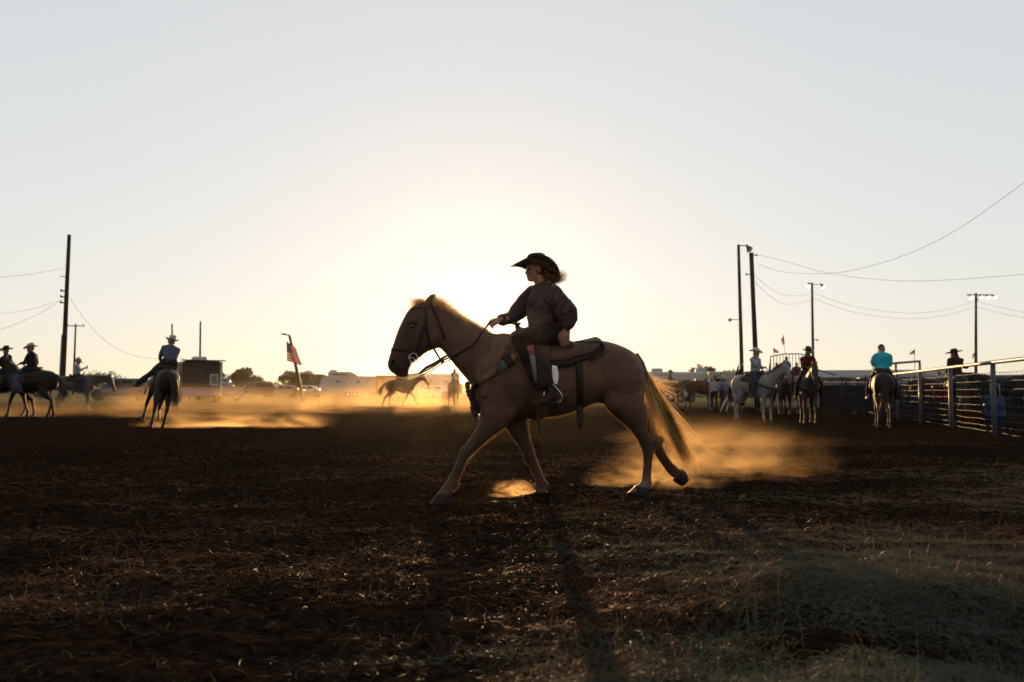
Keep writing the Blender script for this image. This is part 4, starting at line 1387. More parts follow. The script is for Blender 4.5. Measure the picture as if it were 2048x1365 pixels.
# hair blown back below the brim
N = 520
q0 = np.array([hed + HM @ Vector((x, y, z)) for x, y, z in zip(RNG.uniform(-.09, -.05, N), RNG.normal(0, .04, N), RNG.uniform(-.06, .01, N))])
tips = [(1128, 543), (1131, 556), (1134, 548), (1122, 562), (1112, 566), (1120, 538), (1108, 572), (1100, 574)]
j = RNG.choice(len(tips), N, p=[.13, .12, .1, .15, .18, .06, .13, .13])
tp_ = np.array([W(*tips[k], yh + RNG.normal(0, .05)) for k in j]) + RNG.normal(0, .016, (N, 3))
q1 = np.array([W(1108, 568, yh - .02)])[0] + RNG.normal(0, .022, (N, 3))
ribbons_mesh('hair', bez(q0, q1, tp_, 9), RNG.uniform(.002, .004, N), mat('rider_hair', (0.07, 0.03, 0.012), .45, color2=(.20, .10, .04), scale=20, transl=.35), rider)
hb = MB()
hb.ball(hed + HM @ Vector((-.035, 0, .01)), (.070, .070, .074), HM)
hb.tube([hed + HM @ Vector((-.07, 0, -.02)), hed + HM @ Vector((-.10, 0, -.06)), hed + HM @ Vector((-.13, 0, -.11))], [.045, .034, .014], 10)
link('hair_mass', hb.remesh(.012, 3), hair_br, rider)
print('rider', time.time() - T_START)
# ================================================================== other riders and horses
def gp(px, Y):
    x = P(px, 790, Y).x
    return Vector((x, Y, gz(x, Y)))
def rel(px, a):
    """heading given relative to the line of sight (90 = straight away) -> world heading in degrees"""
    return a - math.degrees(math.atan((px - 1024) / FPX))
def coat(name, c, **k): return mat(name, c, .55, vary=.22, scale=2.4, bump=.15, bscale=120, sheen=0, attr='coat', **k)
c_bay, c_black = coat('bay_coat', (.009, .0045, .003)), coat('black_coat', (.003, .0025, .002))
c_grey, c_white = coat('grey_coat', (.05, .043, .038)), coat('white_grey_coat', (.145, .132, .125))
c_chest, c_brown, c_dun = coat('chestnut_coat', (.050, .021, .010)), coat('brown_coat', (.0075, .0042, .003)), coat('dun_coat', (.034, .027, .022))
h_dark = mat('dark_hair', (.012, .009, .008), .5, scale=10, transl=.2, spec=.4)
h_pale = mat('pale_hair', (.30, .24, .17), .5, scale=10, transl=.45)
h_red = mat('red_hair', (.09, .04, .018), .5, scale=10, transl=.4)
BLK = (.25, .25, .28)
HAT = dict(crown=(.105, .088), ch=.125, brim=.105, side_up=.055, dip=.02, crease=.025, N=32)
HATF = dict(crown=(.102, .088), ch=.10, brim=.135, side_up=.004, dip=.004, crease=.008, N=32, flat=True)
WALK = dict(fl=(20, 10, 10), fr=(-16, -22, 30), hl=(-14, -6, -14, 20), hr=(14, 10, 12, 14))
TROT = dict(fl=(34, 26, 8), fr=(-24, -34, 20), hl=(-20, -8, -24, 24), hr=(18, 6, -8, 26))
GALLOP = dict(fl=(30, -20, 20), fr=(10, -55, 10), hl=(-30, 10, -24, 10), hr=(-8, 8, -12, 16))
def mounted(px, Y, rz, hl, coat_, hair_, sl, rl, J, cols, pose=None, neck=0, head=0, yawn=0, hat=HAT, hat_m=None, scale=1.0, tilt=0.0, group=None, **kw):
    loc = gp(px, Y)
    rz = rel(px, rz)
    hk = {k: kw.pop(k) for k in ('points', 'tail', 'tail_y', 'mane_len') if k in kw}
    h = horse_gen('horse', hl, coat_, hair_, loc, R(rz), group, neck, head, yawn, pose, scale=scale, tilt=tilt, **hk)
    s = saddle_gen(sl, loc, R(rz), None, tilt, scale, m=leather_d)
    p = person('person', J, cols, rl, loc=loc, rot=(tilt, 0, R(rz)), vox=.018, hat=hat, hat_m=hat_m, **kw)
    p.scale = (scale,) * 3
    # reins
    r = empty('reins', loc, 0, 'thin dark reins on the ' + ' '.join(hl.split()[:9]), 'reins', rot=(tilt, 0, R(rz)))
    r.scale = (scale,) * 3
    na = R(neck)
    m = rot2(rot2((1.44, 1.42), (1.06, 1.90), R(head)), (.55, 1.25), na)
    a = R(yawn)
    for sg in (1, -1):
        x, y = m[0] - .55, .05 * sg
        bitp = Vector((.55 + x * math.cos(a) - y * math.sin(a), x * math.sin(a) + y * math.cos(a), m[1]))
        hand = Vector(J['wrL'])
        mid = (bitp + hand) / 2 + Vector((0, .10 * sg, -.06))
        MB().tube(smooth([bitp, mid, hand], 5), .008, 5).build('rein', leather_d, r)
    return h

# -- left: three riders by the pole, one galloping away
mounted(66, 24.9, 140, 'dark brown horse walking with flowing tail under the rider in grey chaps', c_brown, h_dark, 'dark saddle under the white hatted rider in grey chaps',
        'rider in white hat, black shirt and long grey chaps beside another rider', rider_J(.02, 0, .15, look=(.9, .45, -.15), hands=((.40, .10, 1.72), (.34, -.16, 1.66))), (shirt_black, denim_d),
        WALK, 8, -4, 5, HAT, felt_w, chaps=chap_m, points=BLK, tail=((-.80, 1.32), (-1.02, 1.1), (-1.16, .62)))
mounted(16, 26.6, 160, 'black horse walking beside the horse of the rider in grey chaps', c_black, h_dark, 'black saddle under the rider in the black hat',
        'rider in black hat and black shirt close beside the rider in grey chaps', rider_J(.0, 0, .9, look=(.35, .9, -.12)), (shirt_black, denim_d), WALK, 5, -10, 0, HAT, felt_b, points=BLK)
mounted(148, 33.0, -2, 'pale grey horse standing with lowered head by the tall wooden pole', c_grey, h_dark, 'saddle on the pale grey horse by the tall wooden pole',
        'small rider in white hat and pale shirt looking at a phone', rider_J(-.04, 0, 0, look=(.9, 0, -.4), hands=((.36, .10, 1.86), (.34, -.08, 1.84)), k=.9), (shirt_white, denim),
        dict(fl=(6, 2, 14)), -34, 12, 0, HAT, felt_w, scale=.97)
ph = gp(148, 33.0)
tag(MB().box((0, 0, 0), (.012, .075, .15)).build('phone', mat('phone_black', (.01, .01, .012), .2), None, False), 'small black phone held by the rider on the pale grey horse', 'phone').location = ph + Matrix.Rotation(R(rel(148, -2)), 3, 'Z') @ Vector((.44, 0, 1.84))
mounted(304, 20.4, 98, 'brown horse galloping away through the dust leaning into the turn', c_brown, h_dark, 'saddle on the brown horse galloping away',
        'rider in white hat and grey shirt crouching forward on the galloping horse', rider_J(.42, -.10, 0, rise=.12, look=(1, -.1, .05), hands=((.62, .14, 1.72), (.60, -.16, 1.62)), feet=((-.02, .68, .86), (.10, -.40, .80))),
        (shirt_grey, denim_d), GALLOP, -18, 22, -8, HAT, felt_w, tilt=R(14), points=BLK, tail=((-.80, 1.32), (-1.0, 1.12), (-1.0, .62)), tail_y=-.25, girth=1.12)
# -- middle distance in the dust
E = gp(800, 44.0)
horse_gen('horse', 'saddled chestnut horse trotting riderless through the golden dust', c_chest, h_red, E, R(4), None, -14, 10, 0, TROT, tail=((-.80, 1.32), (-1.0, 1.15), (-1.1, .70)))
saddle_gen('bulky saddle with tied gear on the riderless chestnut horse', E, R(4), None, bundle=True)
mounted(908, 49.0, 78, 'sorrel horse seen from behind walking off into the dust', c_chest, h_red, 'saddle on the sorrel horse walking off',
        'rider with bare head on the sorrel horse walking off into dust', rider_J(.04), (shirt_grey, denim), WALK, 0, 0, 0, None, None, hair=(hair_br, .1))
mounted(1338, 52.0, -8, 'dark bay horse with white muzzle standing near the long trailer', c_brown, h_dark, 'saddle on the dark bay horse near the long trailer',
        'rider in tan hat sitting upright near the long trailer', rider_J(-.02, look=(.8, .3, 0)), (mat('tan_shirt', (.17, .10, .06), .85), denim_d), None, -22, 8, 0, HAT, felt_t)
Hh = gp(1399, 42.0)
horse_gen('horse', 'saddled bay horse standing riderless beside two men on foot', c_bay, h_dark, Hh, R(rel(1399, 22)), None, -6, 0, -10, dict(hl=(-6, 0, -6, 14)), points=BLK)
saddle_gen('brown saddle on the bay horse standing beside two men', Hh, R(rel(1399, 22)))
S1, S2 = gp(1428, 40.5), gp(1446, 41.2)
person('person', stand_J(1.76, hands=((.30, .16, 1.15), (.28, -.12, 1.12)), look=(.9, .2, -.1)), (shirt_white, denim_d), 'man on foot in tan hat and pale shirt beside the bay horse', loc=S1, rz=R(60), vox=.018, hat=HAT, hat_m=felt_t)
person('person', stand_J(1.80, look=(.9, -.3, -.05)), (shirt_blue, denim_d), 'man on foot in white hat and dark blue shirt by the fence', loc=S2, rz=R(110), vox=.018, hat=HAT, hat_m=felt_w)
# -- right: waiting riders
mounted(1507, 25.3, -38, 'white grey horse standing with a dark breast collar', c_white, h_dark, 'saddle on the white grey horse', 'rider in white hat and pale shirt with a hand raised to the chin',
        rider_J(.0, look=(.95, .1, -.1), hands=((.34, .12, 1.74), (.22, -.10, 2.02))), (shirt_white, denim), dict(fl=(2, 0, 14), hl=(-8, -2, -8, 14)), -4, -16, 8, HAT, felt_w)
bc = empty('breast_collar', gp(1507, 25.3), 0, 'dark breast collar on the white grey horse', 'breast collar', rot=(0, 0, R(rel(1507, -38))))
MB().tube(smooth([Vector((.40, .29, 1.22)), Vector((.62, .25, 1.12)), Vector((.80, .10, 1.06)), Vector((.82, -.02, 1.05)), Vector((.78, -.14, 1.06)), Vector((.62, -.25, 1.12)), Vector((.40, -.29, 1.22))], 4), .028, 8).build('strap', leather_d, bc)
for px_, Y_, rz_, lab in ((1562, 34.5, -70, 'black horse waiting in the dark cluster behind the white grey horse'), (1588, 35.8, -122, 'black horse with back turned between the white grey horse and bleacher')):
    l_ = gp(px_, Y_)
    horse_gen('horse', lab, c_black, h_dark, l_, R(rel(px_, rz_)), None, -8, 0, 0, dict(fl=(5, 2, 14)), points=None)
    saddle_gen('black saddle on the ' + lab, l_, R(rel(px_, rz_)))
mounted(1616, 24.5, -84, 'dun grey horse facing out with pricked ears under the red shirted rider', c_dun, h_dark, 'saddle on the dun grey horse', 'rider in black hat and dark red shirt on the dun grey horse',
        rider_J(.02, look=(.95, .25, -.25)), (shirt_red, denim_d), None, -12, -18, 6, HAT, felt_b, hair=(hair_br, .22), points=(.5, .45, .45))
bc = empty('breast_collar', gp(1616, 24.5), 0, 'dark breast collar on the dun grey horse', 'breast collar', rot=(0, 0, R(rel(1616, -84))))
MB().tube(smooth([Vector((.40, .29, 1.22)), Vector((.62, .25, 1.12)), Vector((.80, .10, 1.06)), Vector((.82, -.02, 1.05)), Vector((.78, -.14, 1.06)), Vector((.62, -.25, 1.12)), Vector((.40, -.29, 1.22))], 4), .028, 8).build('strap', leather_d, bc)
mounted(1766, 22.0, 93, 'dark bay horse standing with its rump turned under the turquoise shirt', c_bay, h_dark, 'saddle under the rider in the turquoise shirt',
        'rider in turquoise short sleeved shirt and black cap looking down', rider_J(.10, .03, 0, look=(.75, .35, -.75), hands=((.40, .16, 1.74), (.36, -.06, 1.72))), (shirt_turq, denim_d), None, -16, 0, 8, None, None,
        sleeves='short', cap_m=shirt_black, girth=1.18, points=BLK, tail=((-.80, 1.32), (-.90, 1.05), (-.86, .55)))
mounted(1914, 24.6, 100, 'dark horse standing just behind the pipe and wire fence', c_black, h_dark, 'saddle on the dark horse behind the wire fence', 'rider in flat brimmed black hat and dark coat with long hair',
        rider_J(.02, look=(.5, .85, -.1)), (mat('dark_red_coat', (.030, .008, .008), .85), denim_d), None, -18, 0, 0, HATF, felt_b, hair=(hair_br, .34))
for px_, Y_, rz_, lab in ((1868, 28.5, 20, 'dark horse tied in the pen beside the red hanging tub'), (2010, 24.0, 160, 'black horse tied in the pen behind the blue barrel'), (1960, 29.0, 10, 'dark brown horse tied in front of the chute panels')):
    horse_gen('horse', lab, c_black if px_ > 1990 else c_brown, h_dark, gp(px_, Y_), R(rel(px_, rz_)), None, -30, 0, 0, None)
print('herd', time.time() - T_START)
# ================================================================== poles, lamps, wires
wood = mat('weathered_pole', (.014, .010, .009), .9, vary=.3, scale=4, bump=.4, bscale=20)
steel_d = mat('dark_steel', (.02, .02, .021), .6, vary=.2, scale=6, metal=.2)
lamp_glow = mat('lamp_glass', (.9, .85, .7), .3, emit=1.1, emit_col=(1, .86, .58))
lamp_off = mat('lamp_lens', (.45, .42, .36), .25, scale=10)
def pole(name, label, top, base_px, Y, r, taper=.65, n=12, cat='pole', group=None):
    """tapered wooden pole from the ground to a photo pixel; leans as photographed"""
    t = P(top[0], top[1], Y); b0 = gp(base_px, Y)
    root = empty(name, b0, 0, label, cat, group)
    d = t - b0
    m = MB()
    m.tube([Vector((0, 0, -.3)), d * .33 + Vector((.01, 0, 0)), d * .66, d], [r, r * .88, r * .76, r * taper], n)
    m.build('shaft', wood, root)
    return root, d
def flood(root, at, out, m_lens, k=1.0):
    """arm with a bell floodlight"""
    a = MB(); a.tube([at, at + out], .035 * k, 6)
    arm = a.build('lamp_arm', steel_d, root)
    d = Vector((out.x, out.y, 0)).normalized() if out.length else Vector((1, 0, 0))
    dirv = (d * .5 + Vector((0, -.5, -1))).normalized()
    s = MB(); c = at + out
    s.tube([c - dirv * .05 * k, c + dirv * .12 * k, c + dirv * .34 * k, c + dirv * .40 * k], [.08 * k, .12 * k, .24 * k, .25 * k], 12)
    sh = s.build('lamp_head', steel_d, root)
    g = MB(); g.ball(c + dirv * .40 * k, (.22 * k, .22 * k, .10 * k), dirv.to_track_quat('Z', 'Y').to_matrix(), 12, 8)
    g.build('lamp_lens', m_lens, root)
lp, d = pole('utility_pole', 'tall dark wooden pole standing behind the grey horse with the phone rider', (138.5, 470), 124, 53, .17)
for k in range(3):
    z = .66 - .035 * k
    b_ = MB(); b_.tube([d * z, d * z + Vector((-.34, 0, .03))], .05, 6); b_.ball(d * z + Vector((-.36, 0, .06)), (.07, .07, .09), None, 8, 6)
    b_.build('insulator', steel_d, lp)
b_ = MB(); b_.tube([Vector((-.15, -.10, 0)), d * .22 + Vector((-.15, -.10, 0)), d * .40 + Vector((-.14, -.08, 0))], .045, 8); b_.build('conduit', mat('conduit_grey', (.2, .2, .2), .4, metal=.6), lp)
b_ = MB(); b_.tube([d * .745, d * .745 + Vector((-.45, 0, .06))], .03, 6); b_.build('bracket', steel_d, lp)
cp, d = pole('utility_pole', 'thin pole with a crossarm beyond the grey horse', (151.5, 648), 146, 112, .16)
b_ = MB(); b_.box(d * .97, (2.5, .12, .12)); b_.build('crossarm', wood, cp)
for x in (-1.1, 1.1):
    b_ = MB(); b_.tube([d * .97 + Vector((x, 0, .05)), d * .97 + Vector((x, 0, .3))], [.06, .04], 6); b_.build('insulator', steel_d, cp)
pole('wooden_pole', 'thin bare pole rising behind the galloping rider', (344, 648), 346, 98, .14)
pole('wooden_pole', 'thin bare pole rising behind the dark brown trailer', (401, 643), 399, 98, .15)
r1_, d = pole('light_pole', 'tall pole with a single unlit floodlight arm at its top', (1477, 490), 1485, 55, .15)
flood(r1_, d * .995, Vector((.55, -.05, -.02)), lamp_off, 1.0)
b_ = MB(); b_.tube([d * .53, d * .53 + Vector((-.7, 0, .03))], .025, 6); b_.tube([d * .53 + Vector((-.7, 0, .10)), d * .53 + Vector((-.75, 0, -.08))], [.05, .14], 8); b_.build('side_lamp', steel_d, r1_)
r2_, d = pole('utility_pole', 'thick leaning wooden pole beside the unlit floodlight pole', (1502.5, 506), 1515, 45, .165, .75)
b_ = MB(); b_.tube([d * .985, d * .985 + Vector((.28, 0, 0))], .03, 6); b_.ball(d * .985 + Vector((.3, 0, 0)), (.06, .06, .06), None, 8, 6); b_.build('insulator', steel_d, r2_)
b_ = MB(); b_.tube([d * .86, d * .86 + Vector((-.3, 0, 0))], .03, 6); b_.ball(d * .86 + Vector((-.32, 0, 0)), (.05, .05, .07), None, 8, 6); b_.build('insulator', steel_d, r2_)
r3_, d = pole('light_pole', 'pole with two lit floodlights behind the red shirted rider', (1624, 566), 1627, 80, .16)
flood(r3_, d * .99, Vector((-.35, -.1, .05)), lamp_glow, 1.0); flood(r3_, d * .985, Vector((.85, -.1, .02)), lamp_glow, 1.0)
b_ = MB(); b_.tube([d * .52, d * .52 + Vector((.45, 0, 0))], .03, 6); b_.ball(d * .52 + Vector((.45, 0, -.04)), (.14, .14, .08), None, 8, 6); b_.build('side_lamp', steel_d, r3_)
r4_, d = pole('light_pole', 'pole with a row of four lit floodlights beyond the wire fence', (1952, 587), 1951, 80, .16)
b_ = MB(); b_.box(d * .985 + Vector((.35, 0, 0)), (2.6, .10, .10)); b_.tube([d * .93, d * .985 + Vector((.8, 0, 0))], .04, 6); b_.build('crossarm', steel_d, r4_)
for x in (-.75, .25, .95, 1.6):
    flood(r4_, d * .985 + Vector((x, -.02, 0)), Vector((.02, -.1, -.05)), lamp_glow, .95)
wire_m = mat('cable_black', (.02, .02, .02), .6)
def wire(label, pix, Ya, Yb, r=.012):
    n_ = len(pix)
    pts = [P(px, py, Ya + (Yb - Ya) * (k / (n_ - 1))) for k, (px, py) in enumerate(pix)]
    o = pts[0].copy()
    m = MB(); m.tube([p - o for p in smooth(pts, 6)], r, 5)
    w = m.build('overhead_cable', wire_m); w.location = o
    tag(w, label, 'cable')
wire('sagging cable swooping up from the thick leaning pole', [(1514, 528), (1560, 543), (1620, 548), (1680, 545), (1740, 533), (1800, 514), (1860, 489), (1920, 456), (1980, 415), (2048, 366), (2110, 320), (2300, 150), (2500, -60)], 45, 17, .008)
wire('long shallow cable running off from the thick leaning pole', [(1514, 510), (1560, 520), (1640, 543), (1720, 556), (1800, 562), (1880, 561), (1960, 556), (2048, 549), (2120, 543), (2300, 520), (2500, 485)], 45, 31, .008)
wire('upper cable between the thick leaning pole and the two-lamp pole', [(1510, 552), (1545, 580), (1580, 592), (1621, 588)], 45, 80, .010)
wire('lower cable between the thick leaning pole and the two-lamp pole', [(1511, 566), (1550, 600), (1580, 609), (1622, 600)], 45, 80, .010)
wire('upper cable between the two lit floodlight poles', [(1626, 586), (1700, 611), (1800, 626), (1880, 622), (1950, 603)], 80, 80, .012)
wire('lower cable between the two lit floodlight poles', [(1626, 596), (1700, 623), (1800, 637), (1880, 633), (1950, 615)], 80, 80, .012)
wire('upper cable leaving the four-lamp pole', [(1953, 603), (2000, 615), (2048, 625), (2120, 636), (2250, 640), (2400, 618)], 80, 80, .012)
wire('lower cable leaving the four-lamp pole', [(1953, 614), (2000, 626), (2048, 636), (2120, 648), (2250, 652), (2400, 630)], 80, 80, .012)
wire('top cable reaching the tall dark pole', [(-420, 520), (-200, 560), (-60, 562), (0, 555), (60, 549), (128, 537)], 40, 53, .008)
wire('sagging cable reaching the tall dark pole halfway up', [(-420, 600), (-200, 660), (-60, 672), (0, 660), (50, 641), (90, 621), (126, 597)], 40, 53, .009)
wire('faint straight cable reaching the tall dark pole halfway up', [(-420, 590), (-200, 630), (-60, 634), (0, 628), (60, 619), (126, 600)], 40, 53, .008)
wire('cable dropping from the tall dark pole to the trailer roof', [(136, 592), (160, 626), (195, 668), (235, 698), (280, 714), (330, 718), (372, 716)], 53, 54, .009)

# ================================================================== flags
def flag(label, hoist_top, hoist_bot, fly_top, fly_bot, Y, rows=39, cols=40, wave=.05, pole_to=None, pole_r=.02, cat='flag'):
    """cloth between four photo pixels; stripes and starred canton are printed on it"""
    a, b0, c, d = [P(*q, Y) for q in (hoist_top, hoist_bot, fly_top, fly_bot)]
    root = empty('flag', gp(pole_to, Y) if pole_to else b0, 0, label, cat)
    o = root.location.copy()
    vs_, fs, cols_ = [], [], []
    nrm = (c - a).cross(b0 - a).normalized()
    for i in range(rows + 1):
        v = i / rows
        for j in range(cols + 1):
            u = j / cols
            p = (a * (1 - v) + b0 * v) * (1 - u) + (c * (1 - v) + d * v) * u
            p = p + nrm * (math.sin(u * 9 + v * 2.2) * wave * u) + Vector((0, 0, -1)) * (wave * .5 * math.sin(u * 7 + v * 3) * u)
            vs_.append(p - o)
    for i in range(rows):
        for j in range(cols):
            k = i * (cols + 1) + j
            fs.append((k, k + 1, k + cols + 2, k + cols + 1))
    me = mesh_from('cloth', vs_, fs)
    at = me.color_attributes.new('print', 'FLOAT_COLOR', 'CORNER')
    data = np.ones((len(me.loops), 4), np.float32)
    for pi, pl in enumerate(me.polygons):
        i, j = divmod(pi, cols)
        v, u = (i + .5) / rows, (j + .5) / cols
        if u < .4 and v < 7 / 13:
            star = (int(u / .4 * 11) % 2 == 1 and int(v / (7 / 13) * 9) % 2 == 1) and rows > 30
            col_ = (.16, .16, .18) if star else (.006, .008, .028)
        else:
            col_ = (.34, .008, .010) if int(v * 13) % 2 == 0 else (.36, .33, .31)
        for li in pl.loop_indices:
            data[li, :3] = col_
    at.data.foreach_set('color', data.ravel())
    link('cloth', me, mat('flag_cloth', (.95, .95, .95), .8, vary=.04, attr='print', transl=.3), root)
    if pole_to is not None:
        top = a + (a - b0) * .08
        b_ = MB(); b_.tube([Vector((0, 0, 0)), top - o], pole_r, 6); b_.ball(top - o, (pole_r * 2,) * 3, None, 8, 6)
        b_.build('staff', steel_d, root)
    return root
fp = gp(607, 58)
flp = empty('light_pole', fp, 0, 'leaning steel lamp pole with a short arm behind the striped flag', 'pole')
tp = P(579, 671, 58) - fp
b_ = MB(); b_.tube([Vector((0, 0, -.2)), tp * .2, tp], [.18, .14, .09], 10); b_.build('shaft', steel_d, flp)
b_ = MB(); b_.tube([tp, tp + Vector((-.35, 0, .06))], .05, 6); b_.box(tp + Vector((-.42, 0, .08)), (.35, .2, .10)); b_.build('lamp_head', steel_d, flp)
flag('large striped flag with starred blue corner hanging beside the leaning lamp pole', (573, 683), (574, 722), (592, 697), (605, 731), 57.6, 65, 44, .10)
flag('small flag blowing from a thin staff tallest above the bleacher', (1567, 672), (1570, 689), (1562, 679), (1566, 690), 45, 26, 20, .03, 1580, .012)
flag('small faded flag on a short staff beside the bleacher', (1547, 697), (1548, 706), (1557, 702), (1557, 707), 45, 26, 20, .03, 1551, .012)
flag('small flag flying above the tall pipe gate frame', (1829, 700), (1829, 709), (1819, 706), (1819, 709), 36, 26, 20, .03, 1830, .012)
flag('tiny drooping flag fixed beside the four-lamp pole', (1949, 706), (1948, 715), (1945, 709), (1945, 718), 62, 26, 20, .03)

# furled flags leaning on the white fence
for (tx, ty), bx, lab in (((1487, 726), 1440, 'furled red and white flag on a long pole leaning on the white fence'), ((1478, 729), 1452, 'second furled striped flag leaning beside a long white pole')):
    Yf = 38.5
    o = gp(bx, Yf); t_ = P(tx, ty, Yf) - o
    rt = empty('furled_flag', o, 0, lab, 'flag')
    b_ = MB(); b_.tube([Vector((0, 0, 0)), t_], .028, 8); b_.build('staff', mat('white_paint', (.55, .54, .52), .5, vary=.08), rt)
    for q0_, q1_, m_, r_ in ((.42, .60, (.20, .012, .014), .12), (.58, .76, (.45, .42, .40), .10), (.74, .96, (.05, .012, .02), .07)):
        b_ = MB(); b_.tube([t_ * q0_, t_ * (q0_ * .6 + q1_ * .4) + Vector((0, 0, -.05)), t_ * q1_], [r_ * .7, r_, r_ * .5], 10); b_.build('furled_cloth', mat('cloth_%d' % int(m_[0] * 100), m_, .85), rt)

# ================================================================== fences
white_pipe = mat('white_pipe', (.22, .21, .21), .5, vary=.15, scale=5)
grey_pipe = mat('grey_pipe', (.075, .066, .076), .5, vary=.2, scale=5)
wire_steel = mat('fence_wire', (.05, .045, .04), .6, metal=.2, scale=20)
def fence(label, A0, B0, n_span, H_, rail_r, post_r, m, wires=(), vert=0.0, rails=(), post_m=None, wr=.006, gauge=None, jog=.0):
    o = Vector((A0[0], A0[1], 0))
    root = empty('pipe_fence', o, 0, label, 'fence')
    D = Vector((B0[0] - A0[0], B0[1] - A0[1], 0))
    rs = random.Random(5)
    z0 = lambda t: gz(A0[0] + D.x * t, A0[1] + D.y * t)
    b_ = MB(); b_.tube([D * (k / n_span) + Vector((0, 0, H_ + z0(k / n_span) * .3)) for k in range(n_span + 1)], rail_r, 10); b_.build('top_rail', m, root)
    for k in range(n_span + 1):
        t = k / n_span
        b_ = MB(); b_.tube([D * t + Vector((0, 0, -.1)), D * t + Vector((rs.uniform(-.01, .01), 0, H_ - rail_r * .5))], post_r, 10); b_.build('post', post_m or m, root)
    for h_ in rails:
        b_ = MB(); b_.tube([Vector((0, 0, h_)), D + Vector((0, 0, h_))], rail_r * .75, 8); b_.build('rail', m, root)
    if wires:
        nrm = Vector((D.y, -D.x, 0)).normalized() * (post_r + .01)
        if nrm.y > 0: nrm = -nrm
        for k in range(n_span):
            m_ = MB()
            a, c = D * (k / n_span), D * ((k + 1) / n_span)
            for h_ in wires:
                pts = []
                for q in range(9):
                    t = q / 8
                    pts.append(a * (1 - t) + c * t + nrm + Vector((0, 0, h_ + z0((k + t) / n_span) * .5 - .012 * math.sin(t * math.pi) + rs.uniform(-.008, .008))))
                m_.tube(pts, wr, 5)
            L_ = (c - a).length
            for q in range(1, int(L_ / vert)):
                p = a + (c - a).normalized() * (q * vert) + nrm
                m_.tube([p + Vector((0, 0, wires[0] - .02)), p + Vector((rs.uniform(-.012, .012), 0, wires[len(wires) // 2])), p + Vector((0, 0, wires[-1] + .02))], wr * .8, 4)
            m_.build('wire_mesh', wire_steel, root)
    return root
FA, FD = (9.48, 13.85), (1.02, 3.55)
fence('pipe fence with thick pale top rail and square wire mesh', (FA[0] - FD[0] * 2, FA[1] - FD[1] * 2), (FA[0] + FD[0] * 7, FA[1] + FD[1] * 7), 9, 1.62, .045, .052, grey_pipe, [.10, .22, .36, .52, .68, .86, 1.04, 1.22, 1.40], .155, wr=.005)
cA, cB = gp(1420, 41.5), gp(1860, 31.5)
fence('white pipe fence crossing behind the waiting riders', (cA.x, cA.y), (cB.x, cB.y), 7, 1.66, .04, .045, white_pipe, [.15, .4, .65, .9, 1.15, 1.4], .20, rails=(1.36,), wr=.004)
# tall gate frame
o = gp(1793, 33)
gf = empty('gate_frame', o, 0, 'tall square pipe gate frame above the white fence', 'gate')
w_ = gp(1841, 33) - o
for t in (0, 1):
    b_ = MB(); b_.tube([w_ * t + Vector((0, 0, -.1)), w_ * t + Vector((0, 0, 2.16 + .08 * t))], .045, 8); b_.build('post', grey_pipe, gf)
b_ = MB(); b_.tube([Vector((-.2, 0, 2.15)), w_ + Vector((.03, 0, 2.25))], .045, 8); b_.build('crossbar', grey_pipe, gf)
# arched dark gate by the dark bay
o = gp(1690, 31)
gt = empty('pipe_gate', o, 0, 'dark round cornered pipe gate beside the dark bay horse', 'gate')
w_ = gp(1752, 30.5) - o
pt = [Vector((0, 0, 0)), Vector((0, 0, 1.2)), w_ * .05 + Vector((0, 0, 1.38)), w_ * .15 + Vector((0, 0, 1.45)), w_ * .85 + Vector((0, 0, 1.45)), w_ * .95 + Vector((0, 0, 1.38)), w_ + Vector((0, 0, 1.2)), w_ + Vector((0, 0, 0))]
b_ = MB(); b_.tube(pt, .035, 8); b_.build('frame', steel_d, gt)
for h_ in (.3, .6, .9, 1.2):
    b_ = MB(); b_.tube([Vector((0, 0, h_)), w_ + Vector((0, 0, h_))], .022, 6); b_.build('rail', steel_d, gt)
# bucking chute panels behind the pen
panel_m = mat('chute_steel', (.008, .008, .009), .7, vary=.3, scale=2)
o = gp(1640, 33.5)
ch = empty('chute_panel', o, 0, 'row of solid dark steel chute panels behind the pen', 'chute')
w_ = gp(2120, 27.5) - o
nn = 9
for k in range(nn):
    a, c = w_ * (k / nn), w_ * ((k + .985) / nn)
    ang = math.atan2(w_.y, w_.x)
    b_ = MB(); b_.box((a + c) / 2 + Vector((0, 0, .72)), ((c - a).length, .05, 1.05), Matrix.Rotation(ang, 3, 'Z')); b_.build('panel', panel_m, ch, False)
    b_ = MB(); b_.tube([a + Vector((0, 0, -.1)), a + Vector((0, 0, 1.62))], .05, 8); b_.build('post', steel_d, ch)
for h_ in (1.35, 1.58):
    b_ = MB(); b_.tube([Vector((0, -.03, h_)), w_ + Vector((0, -.03, h_))], .035, 8); b_.build('rail', white_pipe, ch)
# thin steel field posts in the dust
for px_, Y_, l_ in ((498, 43, 'thin steel post standing in the dust before the parked cars'), (637, 43, 'thin steel post standing in the dust before the white trailer')):
    b_ = MB(); b_.tube([(0, 0, -.1), (0, 0, .7), (.01, 0, 1.3)], .022, 6); b_.box((0, 0, .9), (.06, .012, .7))
    f_ = b_.build('field_post', steel_d); f_.location = gp(px_, Y_); tag(f_, l_, 'post')

